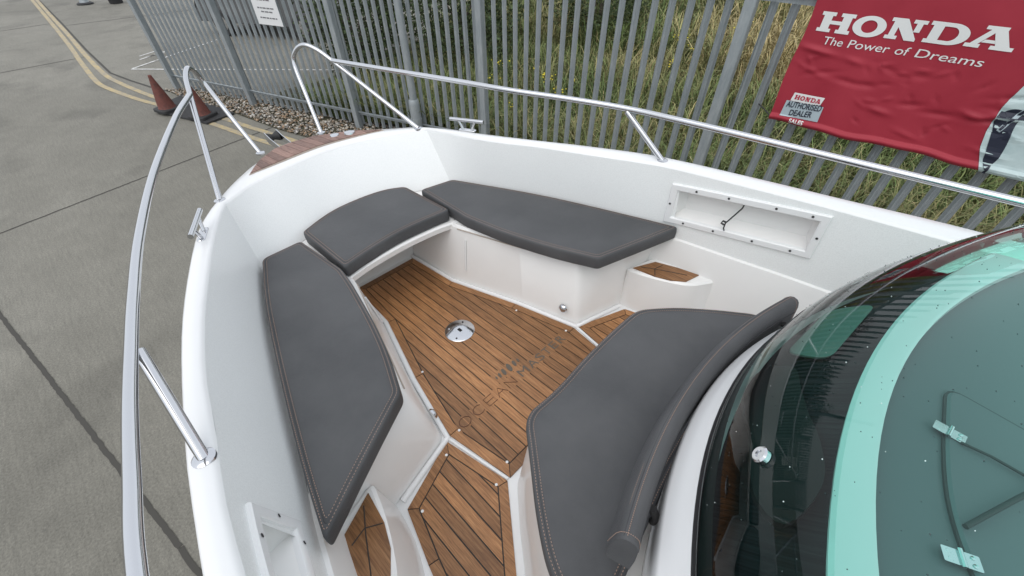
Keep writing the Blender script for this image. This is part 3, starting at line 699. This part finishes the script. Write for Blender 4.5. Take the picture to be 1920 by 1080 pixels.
cap = lofted('gunwale_cap', rings, GELR, boat, False, ang=60)
hull_r = [[(x, y, zs(x)-.014) for x, y in OE], [(x-.0, y*1.012, zs(x)-.06) for x, y in OE]]
for fz, sy, rk in ((.40, .97, .05), (.10, .90, .14), (-.15, .80, .24), (-.40, .45, .40), (-.58, .02, .62)):
    hull_r.append([(x-rk*max(0, min(1, (x-.8)/2.2)), y*sy, fz+.06*max(0, x-1.5)) for x, y in OE])
lofted('hull', hull_r, GELR, boat, False, ang=35)
# ledge and lower liner on each side, aft of the benches
for s in (1, -1):
    cols = [c for c in (dP if s > 0 else dS) if c[1][0] < .92]
    cols = cols if s > 0 else cols[::-1]
    r0 = [(c[1][0], c[1][1], ZW) for c in cols]; r1 = [(c[1][0], c[1][1]-s*.012, ZW-.006) for c in cols]; r2 = [(c[1][0], c[1][1]-s*.020, ZW-.03) for c in cols]
    r3 = [(c[1][0], c[1][1]-s*.10, -.012) for c in cols]
    vs_, fs_ = loft([r0, r1, r2, r3], False); me = mesh('side_liner', vs_, fs_); autosmooth(me, 30); orient(me, (.5, 0, .5)); obj('side_liner', me, GELS, boat)
# sole (white moulding under the teak)
sole = [(2.2, .62), (1.6, .85), (.9, .98), (-1.6, 1.1), (-1.6, -1.1), (.9, -.98), (1.6, -.85), (2.2, -.62)]
prism('sole', sole, -.05, -.006, GELR, boat)
# bench lockers
lb = [(2.17, .240), (1.735, .262), (1.29, .388), (.925, .468), (.842, .755), (.835, 1.0), (1.2, .90), (1.65, .78), (2.16, .615)]
lt = [(2.17, .31), (1.75, .325), (1.36, .433), (.985, .540), (.875, .80), (.80, 1.0), (1.2, .905), (1.65, .785), (2.16, .612)]
for s in (1, -1):
    fb = fillet(lb, [.02, .04, .05, .03, .05, .02, .02, .02, .02], 5); ft = fillet(lt, [.02, .04, .05, .03, .05, .02, .02, .02, .02], 5); fti = inset(ft, .012)
    rr = [[(x, s*y, -.006) for x, y in fb], [(x, s*(y-(0)), .004) for x, y in [(p[0]*.5+q[0]*.5, p[1]*.985+q[1]*.015) for p, q in zip(fb, fb)]], [(x, s*y, .36) for x, y in ft], [(x, s*y, .374) for x, y in fti]]
    lk = lofted('bench_locker', [rr[0], rr[2], rr[3]], GELS, boat, True, False, True, 30)
    # lid seam and vertical moulded groove
    tube('lid_seam', [(1.72, s*.330, .355), (1.36, s*.429, .353), (1.01, s*.528, .353)], .0035, CAULKL, lk, 6)
    tube('moulded_rib', [(1.66, s*.335, .30), (1.655, s*.315, .20), (1.65, s*.300, .10)], .006, GELR, lk, 8)
    # white coving where the locker meets the sole
    cv = [(2.15, s*.226, .0), (1.735, s*.250, .0), (1.285, s*.376, .0), (.912, s*.455, .0), (.832, s*.748, .0)]
    tube('coving', [tuple(q) for q in cat_rom(cv, 1)], .014, GELR, lk, 8)
    cv2 = [(.912, s*.455, .0), (.832, s*.748, .0)]
# small chrome vent on the starboard locker
vt = lathe('vent_shell', [(0, .0), (.026, 0), (.024, .010), (.014, .018), (0, .02)], CHROME, boat, seg=16)
vt.matrix_basis = Matrix.Translation((1.005, -.452, .085)) @ Matrix.Rotation(R(-82), 4, 'X') @ Matrix.Rotation(R(0), 4, 'Z')
v2 = lathe('vent_shell', [(0, .0), (.026, 0), (.024, .010), (.014, .018), (0, .02)], CHROME, boat, seg=16)
v2.matrix_basis = Matrix.Translation((1.005, .452, .085)) @ Matrix.Rotation(R(82), 4, 'X')
# bow seat: slab bridging the lockers with a dark well beneath
arc = [(1.760, .352), (1.785, .25), (1.798, .14), (1.804, 0), (1.798, -.14), (1.785, -.25), (1.760, -.352)]
sl_ = [tuple(q) for q in cat_rom(arc, 4)]; back = [(2.12, -.60), (2.36, -.25), (2.37, .0), (2.36, .25), (2.18, .60)]
so_ = sl_+back; bs = lofted('bow_seat', [[(x+.012, y, .330) for x, y in so_], [(x, y, .338) for x, y in so_], [(x-.002, y, .368) for x, y in so_], [(x+.008, y, .376) for x, y in so_]], GELS, boat, True, True, True, 30)
for s in (1, -1):
    v, f = box_vf(1.742, 1.772, min(s*.345, s*.365), max(s*.345, s*.365), .325, .379); part('seat_bracket', v, f, GELR, bs)
v, f = box_vf(2.165, 2.19, -.33, .33, -.006, .33); part('well_wall', v, f, GELS, boat)
# steps in the side decks, with teak treads
stt = [(.858, .800), (.80, .99), (.50, 1.06), (.44, 1.04), (.53, .905), (.70, .835)]; stb = [(.858, .770), (.80, .99), (.50, 1.06), (.40, 1.04), (.50, .86), (.68, .79)]
tread = [(.828, .832), (.765, .958), (.645, .992), (.535, 1.008), (.560, .915), (.625, .872), (.706, .845)]
def planked(name, outline, margin, y0, wdt, gap, ztop, thick, m, cm, parent, bord=True):
    """teak panel: dark base, margin boards mitred at the corners, and straight planks inside"""
    base = prism(name, outline, ztop-thick, ztop-.0035, cm, parent)
    ins = inset(outline, margin); s = 1 if area2(outline) > 0 else -1
    n = len(outline)
    if bord:
        insb = inset(outline, margin-gap)
        for i in range(n):
            j = (i+1) % n; a, b, c, d = Vector(outline[i]), Vector(outline[j]), Vector(insb[j]), Vector(insb[i])
            if (a-b).length < .03: continue
            u = (b-a).normalized()*gap*.4
            prism('plank', [tuple(a+u), tuple(b-u), tuple(c-u), tuple(d+u)], ztop-thick*.6, ztop, m, base)
    y = y0-40*wdt
    while y < 5:
        p = clip(clip(ins, 1, y+gap/2, True), 1, y+wdt-gap/2, False); p = dedupe(p)
        if len(p) >= 3 and abs(area2(p)) > 2e-4: prism('plank', p, ztop-thick*.6, ztop, m, base)
        y += wdt
    return base
for s in (1, -1):
    a = fillet(stb, [.03, .02, .02, .03, .06, .1], 4); b = fillet(stt, [.03, .02, .02, .03, .06, .1], 4)
    st_ = lofted('side_step', [[(x, s*y, -.006) for x, y in a], [(x, s*y, .222) for x, y in b], [(x, s*y, .232) for x, y in inset(b, .012)]], GELS, boat, True, False, True, 30)
    tr_ = [(x, s*y) for x, y in tread]; tr_ = tr_ if s > 0 else tr_[::-1]
    tb = prism('tread', tr_, .2325, .2375, TEAK, st_)
    for k in (.35, .65):
        q0 = Vector(tr_[0 if s > 0 else -1])*(1); 
    tube('seam', [(.80, s*.865, .238), (.72, s*.905, .238), (.58, s*.965, .238)], .0022, CAULK, tb, 5)
    tube('seam', [(.705, s*.850, .238), (.735, s*.90, .238), (.72, s*.955, .238)], .0022, CAULK, tb, 5)
# teak sole panels
floor_o = [(2.128, .216), (1.725, .240), (1.290, .362), (.915, .440), (.590, .387), (.590, -.387), (.915, -.440), (1.290, -.362), (1.725, -.240), (2.128, -.216)]
floor_o = floor_o[::-1] if area2(floor_o) < 0 else floor_o
fl = planked('teak_sole_panel', floor_o, .046, .0, .0492, .0052, 0.0, .012, TEAK, CAULK, boat)
for s in (1, -1):
    p2 = [(.905, .468), (.793, .752), (.58, .808), (.20, .89), (-1.5, .97), (-1.5, .80), (-.05, .785), (.20, .725), (.588, .405)]
    p2 = [(x, s*y) for x, y in p2]; p2 = p2 if area2(p2) > 0 else p2[::-1]
    planked('teak_side_panel', p2, .043, .0, .052, .0052, 0.0, .012, TEAK, CAULK, boat)
# pale plugs at the plank joints
for x, y in ((.934, -.394), (.904, .396), (1.247, -.325), (1.291, .316), (.645, .351), (.855, .508), (.61, .447), (.745, .715)):
    lathe('dowel', [(0, 0), (.006, 0), (.006, .0012), (0, .0015)], SIGNW, fl, (x, y, 0), 10)
# inlaid name on a plain board across the planks, and the row of ovals
fill = []
for k in range(-8, 9):
    yk = k*.0492
    if -.39 < yk < .40: fill.append(box_vf(.886, .950, yk-.0032, yk+.0032, -.006, -.0004))
    if -.09 < yk < .10: fill.append(box_vf(.955, 1.016, yk-.0032, yk+.0032, -.006, -.0004))
stuff(part('seam_filler', *join_vf(fill), TEAK, fl))
def stroke(pts, yc, w_, h_, r=.0016, closed=False):
    path = [(.917+(py-.5)*h_, yc-(px-.5)*w_, .0008) for px, py in pts]; tube('inlaid_letter', path, r, INLAYB, fl, 6, closed)
ell = [(.5+.5*math.cos(a), .5+.5*math.sin(a)) for a in np.linspace(0, 2*math.pi, 28, endpoint=False)]
stroke(ell, .349, .058, .048, closed=True)
stroke([(.5+.5*math.cos(a), .5+.5*math.sin(a)) for a in np.linspace(.75, 5.53, 22)], .265, .058, .048)
for pp in ([(1, 1), (0, 1), (0, 0), (1, 0)], [(0, .5), (.9, .5)]): stroke(pp, .192, .05, .048)
for pp in ([(0, 0), (.5, 1), (1, 0)], [(.2, .4), (.8, .4)]): stroke(pp, .125, .055, .048)
stroke([(0, 0), (0, 1), (1, 0), (1, 1)], .055, .05, .048)
for ch, yc, wdt in (('M', -.036, .056), ('A', -.104, .052), ('S', -.160, .042), ('T', -.213, .042), ('E', -.268, .040), ('R', -.326, .044)):
    v, f = text_mesh(ch, 1.0, 0, 1, .0); x0 = min(p[0] for p in v); x1 = max(p[0] for p in v); y0 = min(p[1] for p in v); y1 = max(p[1] for p in v)
    part('inlaid_letter', [(.893+(p[1]-y0)/(y1-y0)*.048, yc-((p[0]-x0)/(x1-x0)-.5)*wdt, .0018) for p in v], f, INLAY, fl)
for yc, hh in ((.084, .018), (.062, .028), (.034, .040), (-.004, .050), (-.040, .036), (-.067, .024)):
    pts = [(.986+hh*.5*math.sin(a)-.18*hh*math.cos(a), yc+hh*.26*math.cos(a)) for a in np.linspace(0, 2*math.pi, 20, endpoint=False)]
    prism('oval_inlay', pts, -.004, .0018, INLAY, fl)
# round stainless table socket
sk = lathe('table_socket', [(0, -.002), (.083, -.002), (.083, .003), (.079, .006), (.03, .0065), (0, .0065)], CHROME, boat, (1.368, .003, 0), 40)
for k in range(4):
    a = k*math.pi/2+.6; lathe('screw', [(0, .006), (.006, .006), (.005, .0085), (0, .009)], BLACKR if k % 2 else CHROME, sk, (1.368+.062*math.cos(a), .003+.062*math.sin(a), 0), 10)
v, f = box_vf(1.355, 1.381, -.006, .010, .0066, .008); part('slot', v, f, DARKP, sk)
# white ribs between the teak panels
for s in (1, -1):
    tube('white_rib', [(.912, s*.455, -.001), (.592, s*.397, -.001)], .0075, GELR, boat, 8)
# foredeck teak pad
pad = [(2.578, .400), (2.80, .265), (2.955, .125), (2.985, 0), (2.955, -.14), (2.80, -.285), (2.55, -.452), (2.625, -.235), (2.655, -.05), (2.625, .165)]
padz = .010
def zpad(x): return zs(x)+padz
pd = [tuple(q) for q in cat_rom(pad[6:]+[pad[0]], 3)]; padp = pad[:6]+[(float(a), float(b)) for a, b in pd[:-1]]
rr0 = [(x, y, zs(x)-.004) for x, y in padp]; rr1 = [(x, y, zpad(x)-.003) for x, y in padp]
pdo = lofted('foredeck_pad', [rr0, rr1], CAULKL, boat, True, False, True, 30)
pc = padp if area2(padp) > 0 else padp[::-1]; pin = inset(pc, .006)
y = -.46
while y < .46:
    w2 = .052; p = dedupe(clip(clip(pin, 1, y+.0012, True), 1, y+w2-.0012, False))
    if len(p) >= 3 and abs(area2(p)) > 2e-4:
        lofted('plank', [[(a, b, zpad(a)-.006) for a, b in p], [(a, b, zpad(a)+.001) for a, b in p]], TEAKW, pdo, True, False, True, 30)
    y += w2
lathe('deck_filler', [(0, .0), (.036, .0), (.034, .008), (.015, .011), (0, .011)], CHROME, boat, (2.70, -.285, zs(2.7)+padz+.001), 20)
lathe('deck_filler', [(0, .0), (.030, .0), (.028, .006), (.012, .008), (0, .008)], CHROME, boat, (2.77, -.21, zs(2.77)+padz+.001), 20)
# anchor roller at the stem
ar = empty('anchor_roller', (3.06, .045, .625)); ar.parent = boat
for s in (-1, 1):
    pts = [(-.10, 0), (.12, 0), (.16, .03), (.14, .07), (.06, .05), (-.10, .03)]
    lofted('cheek', [[(x, s*.038, z) for x, z in pts], [(x, s*.043, z) for x, z in pts]], CHROME, ar, True, True, True, 20)
wv, wf = lathe_vf([(0, -.034), (.034, -.034), (.018, 0), (.034, .034), (0, .034)], seg=16); part('roller', [(.115+a, c_, .035+b) for a, b, c_ in wv], wf, BLACKR, ar)

# ------------------------------------------------------------------ bow rails
RR = .0145
railP = [(-1.4, 1.26, .925), (-.4, 1.235, .935), (.2, 1.205, .945), (.575, 1.174, .954), (.759, 1.145, .959), (.948, 1.112, .963), (1.124, 1.076, .967), (1.329, 1.028, .978), (1.653, .941, .996), (2.102, .791, 1.021), (2.64, .570, 1.051), (2.940, .421, 1.067)]
railS = [(-1.4, -1.21, .925), (-.7, -1.17, .93), (-.327, -1.148, .934), (.155, -1.121, .945), (.551, -1.100, .954), (.842, -1.083, .960), (1.133, -1.053, .967), (1.412, -.960, .983), (1.723, -.838, 1.0), (2.018, -.745, 1.016), (2.334, -.637, 1.034), (2.635, -.532, 1.051), (2.960, -.424, 1.068)]
def bowloop(s, base, top, joint, foot):
    p = [base, (3.115, s*.245, .850), (3.225, s*.276, 1.035), (3.200, s*.302, 1.115), (3.125, s*.340, 1.154), (3.045, s*.383, 1.128), joint]
    c = cat_rom(p, 8); c += [np.array(joint)*(1-t)+np.array(foot)*t for t in np.linspace(.1, 1, 6)]; return [tuple(q) for q in c]
for s, rail, base, top, joint, foot, sj, sf, nm in (
        (1, railP, (2.95, .215, .655), (3.205, .352, 1.140), railP[-1], (2.368, .613, .715), (1.133, 1.066, .955), (.902, 1.083, .752), 'port'),
        (-1, railS, (2.97, -.205, .655), (3.215, -.335, 1.138), railS[-1], (2.372, -.602, .715), (1.128, -1.050, .955), (.900, -1.074, .752), 'stbd')):
    rg = empty('bow_rail', (0, 0, 0)); rg.parent = boat
    tube('top_rail', [tuple(q) for q in cat_rom(rail, 6)], RR, CHROME, rg, 14)
    tube('bow_loop', bowloop(s, base, top, joint, foot), RR*.93, CHROME, rg, 14)
    tube('stanchion', [sj, sf], RR*.95, CHROME, rg, 14)
    for c in (sf, foot, base):
        lathe('base_flange', [(0, -.004), (.027, -.004), (.027, .004), (.021, .008), (0, .008)], CHROME, rg, (c[0], c[1], zs(c[0])+(.010 if c is base else .001)), 20)
# cleats
for c, ang, s in (((2.045, .772, zs(2.045)+.002), R(-24), 1), ((2.045, -.748, zs(2.045)+.002), R(22), -1)):
    cl = empty('cleat', (0, 0, 0)); cl.parent = boat; cl.matrix_basis = Matrix.Translation(c) @ Matrix.Rotation(ang, 4, 'Z')
    pb_ = fillet([(-.058, -.016), (.058, -.016), (.058, .016), (-.058, .016)], .015, 4); prism('base_plate', pb_, 0, .006, CHROME, cl, .002)
    tube('horn_bar', [(-.115, 0, .062), (.115, 0, .062)], .011, CHROME, cl, 14)
    for k in (-1, 1): tube('foot', [(k*.030, 0, .004), (k*.056, 0, .060)], .008, CHROME, cl, 12)

# ------------------------------------------------------------------ storage pockets in the side walls
for s, cols in ((1, dP), (-1, dS)):
    def wy(x, z):
        cs = sorted(cols, key=lambda c: c[0][0]); xt = [c[0][0] for c in cs]
        yt = np.interp(x, xt, [c[0][1] for c in cs]); yb = np.interp(x, xt, [c[1][1] for c in cs]); t = (z-ZW)/(zs(x)-.012-ZW); return float(yb+(yt-yb)*t)
    pk = empty('storage_pocket', (0, 0, 0)); pk.parent = boat
    XH = .74 if s > 0 else .77; xs_ = np.linspace(.16, XH, 13); lo = [vrange(x)[0] for x in xs_]; hi = [vrange(x)[1] for x in xs_]
    op = [(x, z) for x, z in zip(xs_, lo)]+[(x, z) for x, z in zip(xs_[::-1], hi[::-1])]
    def grow(p, d):
        q = inset(p, -d); return q
    fr = []
    front = lambda x, z, d: (x, wy(x, z)-s*d, z)
    rg_ = [[front(x, z, -.002) for x, z in grow(op, .034)], [front(x, z, .008) for x, z in grow(op, .034)], [front(x, z, .012) for x, z in grow(op, .030)], [front(x, z, .012) for x, z in grow(op, .006)], [front(x, z, .008) for x, z in grow(op, .001)], [front(x, z, -.01) for x, z in grow(op, -.001)]]
    lofted('frame', rg_, GELR, pk, True, ang=35)
    inn = inset(op, .028); rc = [[front(x, z, -.004) for x, z in op], [front(x, z, -.030) for x, z in inset(op, .006)], [front(x, z, -.068) for x, z in inn]]
    rco = lofted('recess', rc, GELS, pk, True, False, True, 30)
    for x, up in ((.68, 1), (.53, 1), (.33, 1), (.19, 1), (.70, 0), (.55, 0), (.37, 0), (.21, 0)):
        a, b = vrange(x); z = b+.018 if up else a-.018; p = front(x, z, .0125)
        tube('screw', [p, (p[0], p[1]-s*.002, p[2])], .0055, BLACKR, pk, 10)
    for x in (XH+.02, .14):
        a, b = vrange(x); p = front(x, (a+b)/2, .0125); tube('screw', [p, (p[0], p[1]-s*.002, p[2])], .0055, BLACKR, pk, 10)
    if s < 0:
        tube('elastic_cord', [front(.462, .655, -.002), front(.468, .63, -.02), front(.495, .575, -.012), front(.508, .55, .012), front(.507, .525, .018), front(.500, .515, .02)], .0035, BLACKR, pk, 8)
        tube('cord_hook', [front(.503, .556, .013), front(.520, .560, .016), front(.524, .548, .018), front(.510, .543, .018)], .005, BLACKR, pk, 8)

# ------------------------------------------------------------------ console: seat base, body, rim, screen, dash
cb = [(.568, .372), (.44, .490), (.31, .595), (.20, .690), (-1.5, .72), (-1.5, -.72), (.20, -.690), (.31, -.595), (.44, -.490), (.568, -.372)]
ct = [(.520, .345), (.42, .430), (.30, .530), (.17, .62), (-.1, .64), (-.1, -.64), (.17, -.62), (.30, -.530), (.42, -.430), (.520, -.345)]
cbf = fillet(cb, .04, 4); ctf = fillet(ct, .04, 4)
lofted('console_seat_base', [[(x, y, -.006) for x, y in cbf], [(x, y, .03) for x, y in [(a*.992, b*.992) for a, b in cbf]], [(x, y, .372) for x, y in ctf], [(x, y, .379) for x, y in inset(ctf, .012)]], GELS, boat, True, False, True, 30)
def xrim(y): return .120-.40*y*y
ys = np.linspace(.60, -.60, 33)
def plan(y, ap, k=.47, r0=.55, half=.70):
    e = max(0, abs(y)-(half-.13)); return ap-k*y*y-e*e*42
def ring_p(ap, z, half, k=.47, n=56):
    t = [math.sin(math.pi/2*(1-2*i/n)) for i in range(n+1)]
    f_ = [(plan(q*half, ap, k, half=half), q*half, z) for q in t]; return [(-1.5, half, z)]+f_+[(-1.5, -half, z)]
lofted('console_body', [ring_p(.112, .37, .80), ring_p(.122, .60, .835), ring_p(.122, .672, .835), ring_p(.116, .686, .83), ring_p(.100, .700, .82), ring_p(.076, .770, .805), ring_p(.066, .782, .795), ring_p(.050, .784, .78)], GELR, boat, True, False, True, 30)
# screen: curved glass wrapping round the console, leaning back as it rises
GZ0, GZ1 = .780, 1.55
def gsec(z, n=56, grow=0.0):
    h = z-GZ0; sb = 1.6*h*h if h < .31 else .154+(h-.31)*.99
    return ring_p(.068-sb+grow, z, .80+.02*min(h, .3)+grow, .48, n)
levels = np.linspace(GZ0, GZ1, 24)
ws = lofted('windscreen', [gsec(float(z)) for z in levels], GLASS, boat, False, ang=60)
orient(ws.data, (-.9, 0, .9)); ws.data.flip_normals()
gk = lofted('screen_seal', [gsec(GZ0-.002, grow=.006), gsec(GZ0+.010, grow=.006), gsec(GZ0+.012, grow=.0005)], DARKP, boat, False, ang=40)
lofted('black_border', [gsec(GZ0+.0, grow=-.004), gsec(GZ0+.04, grow=-.004), gsec(GZ0+.075, grow=-.004)], DARKP, boat, False, ang=60)
# dash inside
def dsec(ap, half, z, k=.42, n=30):
    return [(ap-k*y*y, y, z) for y in np.linspace(half, -half, n+1)]
lofted('dash', [dsec(.050, .68, .775), dsec(.03, .68, .79), dsec(-.06, .68, .88, .38), dsec(-.120, .685, .940, .32), dsec(-.127, .685, .950, .30)], DASH, boat, False, ang=35)
lofted('dash_rim', [dsec(-.127, .69, .940, .30), dsec(-.126, .69, .955, .30), dsec(-.132, .69, .962, .30), dsec(-.172, .69, .964, .36), dsec(-.179, .685, .960, .37), dsec(-.180, .685, .944, .37)], GELR, boat, False, ang=35)
pn = [(x, y, .945) for x, y, z in dsec(-.1795, .685, 0, .37)]; pn2 = [(-1.3, y, .947) for x, y, z in pn]
vs_, fs_ = loft([pn, pn2], False); me = mesh('dash_top', vs_, fs_); fix_normals(me); orient(me, (-.5, 0, 5)); dt = obj('dash_top', me, DASHG, boat)
# hinged hatch on the dash top
hp = fillet([(-.258, -.085), (-.277, .096), (-.300, .210), (-.352, .325), (-.80, .36), (-.80, -.02), (-.40, -.055)], [.03, .1, .1, .05, .05, .05, .03], 5)
hb = prism('hatch_gasket', inset(hp, -.004), .930, .9500, SMOKE, boat); ht = prism('hatch', hp, .930, .9545, DASHG, boat, .004)
for hx, hy, ha in ((-.274, .040, -6), (-.318, .281, 22)):
    h = empty('hinge', (0, 0, 0)); h.parent = boat; h.matrix_basis = Matrix.Translation((hx, hy, .9555)) @ Matrix.Rotation(R(ha), 4, 'Z') @ Matrix.Scale(.52, 4)
    for sg in (1, -1):
        lf = prism('leaf', fillet([(sg*.006, -.022), (sg*.045, -.022), (sg*.045, .022), (sg*.006, .022)], .004, 3), 0, .003, CHROME, h)
        for yy in (-.011, .011): lathe('screw', [(0, .003), (.0065, .003), (.006, .006 if sg < 0 else .0035), (0, .008 if sg < 0 else .0035)], CHROME, lf, (sg*.028, yy, 0), 12)
    tube('knuckle', [(0, -.026, .005), (0, .026, .005)], .007, CHROME, h, 12)
# strut and wiring loop seen through the glass
tube('gas_strut', [(-.312, .231, .966), (-.363, .126, .970), (-.45, -.04, .976)], .0042, SMOKE, boat, 10)
tube('cable', [(-.290, .056, .960), (-.33, .056, .962), (-.41, .066, .962), (-.60, .07, .962)], .0025, SMOKE, boat, 8)
# black shape standing in for a dark reflection on the glass; chrome wiper cap
wp = [(.045, -.03), (.050, .06), (.025, .14), (-.005, .20), (-.025, .27), (-.06, .36), (-.11, .40), (-.13, .30), (-.105, .20), (-.075, .13), (-.045, .05), (-.01, -.04)]
wps = [tuple(q) for q in cat_rom(wp, 4, True)]
lofted('dark_reflection', [[(x-.01, y, .826-x*.9) for x, y in wps], [(x*.98-.01, y, .842-x*.9) for x, y in wps]], DARKP, boat, True, False, True, 30)
cp_ = lathe('wiper_cap', [(0, 0), (.016, 0), (.016, .008), (.013, .011), (.007, .011), (.006, .008), (0, .008)], CHROME, boat, seg=24)
cp_.matrix_basis = Matrix.Translation((-.046, .335, .976)) @ Vector((.81, .26, .52)).to_track_quat('Z', 'Y').to_matrix().to_4x4()
pp = fillet([(-.02, -.30), (.01, -.10), (-.07, -.06), (-.10, -.30)], .03, 6)
lofted('reflection_panel', [[(x, y, .832-x*.955) for x, y in pp], [(x, y, .838-x*.955) for x, y in pp]], mat('sage_reflection', (.13, .165, .145), .5), boat, True, False, True, 30)  # sage panel added to imitate a pale green reflection in the screen
# rain specks on the glass
dv = []; dl = []
gv = [gsec(float(z), 60, .0012) for z in np.linspace(GZ0+.04, 1.40, 60)]
for k in range(900):
    i = random.randrange(60); j = random.randrange(4, 58); u = random.random(); a = Vector(gv[i][j]); b = Vector(gv[i][j+1]); p = a.lerp(b, u)
    r = random.uniform(.0005, .0011)
    (dv if random.random() < .88 else dl).append(([(p.x+r*q[0], p.y+r*q[1], p.z+r*q[2]*1.3) for q in IV], [tuple(f) for f in IF]))
stuff(part('rain_specks', *join_vf(dv), DROP, ws, True)); stuff(part('rain_beads', *join_vf(dl), DROPL, ws, True))

# ================================================================== LOOSE CUSHIONS
def cushion(name, outline, rad, z0, z1, label, cat='cushion', puff=.004, group='charcoal seat cushions'):
    cx = sum(p[0] for p in outline)/len(outline); cy = sum(p[1] for p in outline)/len(outline); c = (cx, cy, z0)
    raw = [(x-cx, y-cy) for x, y in outline]; h = z1-z0
    def ring2(d): return fillet(inset(raw, d) if abs(d) > 1e-6 else raw, [r_*max(.5, 1-d*4) for r_ in rad], 8)
    prof = [(.008, 0), (.001, .005), (0, .012), (-.001, h*.55), (0, h-.011), (.002, h-.004), (.006, h), (.0155, h+.0008), (.0165, h-.0012), (.0175, h+.0008), (.030, h+puff*.5), (.045, h+puff)]
    rings = []
    for d, z in prof:
        q = ring2(d)
        rings.append([(x, y, z+.0012*noise.noise(Vector((x*14, y*14, z*20+3)))) for x, y in q])
    t = empty(name, (0, 0, 0)); tag(t, label, cat, group)
    onboat(t, c)
    vs_, fs_ = loft(rings, True, True, True); me = mesh('cover', vs_, fs_); autosmooth(me, 60); obj('cover', me, VINYL, t)
    for d, zz in ((.0095, h+.0011), (.0235, h+.0021)):
        q = ring2(d); seg = []
        # running stitches
        per = resample(q, 700, True)
        for i in range(0, 700, 2):
            a, b = per[i], per[(i+1) % 700]; seg.append(tube_vf([(a[0], a[1], zz), (b[0], b[1], zz)], .0012, 4))
        stuff(part('stitching', *join_vf(seg), THREAD, t))
    tube('seam', [(x, y, h-.0008) for x, y in dedupe(ring2(.0165), 2e-3)], .0014, DTHREAD, t, 5, True)
    return t
portc = [(2.156, .392), (2.150, .603), (1.832, .716), (1.505, .805), (1.19, .884), (.923, .946), (.680, .992), (.800, .80), (.935, .570), (1.13, .497), (1.329, .444), (1.623, .381), (1.76, .362)]
stbc = [(2.122, -.378), (2.075, -.600), (1.55, -.808), (1.221, -.906), (.918, -.984), (.715, -1.034), (.790, -.78), (.868, -.532), (1.10, -.450), (1.36, -.388), (1.659, -.350), (1.745, -.358)]
bowc = [(2.234, .350), (2.290, .23), (2.329, .110), (2.336, -.06), (2.310, -.229), (2.235, -.342), (1.790, -.346), (1.812, -.15), (1.818, .0), (1.800, .162), (1.762, .345)]
cushion('seat_cushion', portc, [.02, .03, .2, .2, .2, .2, .022, .1, .022, .1, .1, .1, .02], .380, .452, 'long charcoal cushion on the port bench, left of the teak floor')
cushion('seat_cushion', stbc, [.02, .03, .2, .2, .2, .02, .1, .018, .1, .1, .1, .02], .380, .452, 'long charcoal cushion on the starboard bench against the fence side')
cushion('seat_cushion', bowc, [.025, .1, .1, .1, .1, .03, .025, .1, .1, .1, .02], .380, .452, 'short curved charcoal cushion on the bow seat between two benches')
cons = [(.545, .335), (.535, .18), (.55, 0), (.552, -.18), (.545, -.352), (.446, -.465), (.30, -.575), (.165, -.66), (.02, -.66), (.055, -.45), (.095, -.2), (.11, 0), (.095, .2), (.055, .45), (.02, .66), (.186, .625), (.313, .535), (.443, .421)]
cushion('console_seat_cushion', cons, [.05, .1, .1, .1, .05, .1, .1, .05, .03, .1, .1, .1, .1, .1, .03, .1, .1, .1], .382, .452, 'large charcoal cushion in front of the console, below the padded backrest', group=None)
# padded backrest along the console front
bkr = empty('backrest_bolster'); tag(bkr, 'long curved charcoal bolster with double stitching along the console rim', 'backrest'); onboat(bkr, (.08, 0, .560))
sec = [(.046, .0), (.056, .03), (.052, .080), (.036, .140), (.022, .166), (.004, .173), (-.014, .168), (-.024, .150), (-.028, .110), (-.026, .05), (-.022, .0)]
sec = [(.044, .0), (.054, .02), (.055, .06), (.040, .135), (.030, .158), (.020, .168), (.006, .173), (-.010, .170), (-.020, .160), (-.026, .140), (-.028, .08), (-.024, .0)]
def bpos(y, u, z):
    u *= .80; z *= .90
    x = .150-.33*y*y; sl2 = math.atan(-.62*y); return (x-.08+u*math.cos(sl2), y+u*math.sin(sl2)*-1*0+u*.5*y, z)
rings = []
yy = np.r_[.513, .514, np.linspace(.512, -.49, 60), -.492, -.491]
for k, y in enumerate(yy):
    sc_ = .965 if k in (0, len(yy)-1) else (.99 if k in (1, len(yy)-2) else 1)
    cz = .085; rings.append([bpos(y, .012+(u-.012)*sc_, cz+(z-cz)*sc_+.002*noise.noise(Vector((u*20, y*9, z*20)))) for u, z in sec])
lofted('cover', rings, VINYL, bkr, True, True, True, 38)
for (u, z) in ((.028, .157), (.012, .1708)):
    per = resample([bpos(y, u, z+.0012) for y in np.linspace(.505, -.485, 80)], 420)
    stuff(part('stitching', *join_vf([tube_vf([per[i], per[i+1]], .0010, 4) for i in range(0, 418, 2)]), THREAD, bkr))
tube('seam', [bpos(y, .020, .1665) for y in np.linspace(.508, -.488, 70)], .0016, DTHREAD, bkr, 6)
tube('seam', [bpos(y, -.027, .12) for y in np.linspace(.508, -.488, 70)], .0016, DTHREAD, bkr, 6)
for y0 in (.508, -.489):
    per = resample([bpos(y0*.985, .012+(u-.012)*1.012, .085+(z-.085)*1.012) for u, z in sec[2:-1]], 90)
    stuff(part('stitching', *join_vf([tube_vf([per[i], per[i+1]], .0010, 4) for i in range(0, 88, 2)]), THREAD, bkr))
for y0 in (.40, .02, -.43):
    p0 = bpos(y0, -.036, .10); p1 = bpos(y0, -.050, .03); tube('strap', [p0, ((p0[0]+p1[0])/2-.01, p0[1], .06), p1], .010, BLACKR, bkr, 8)
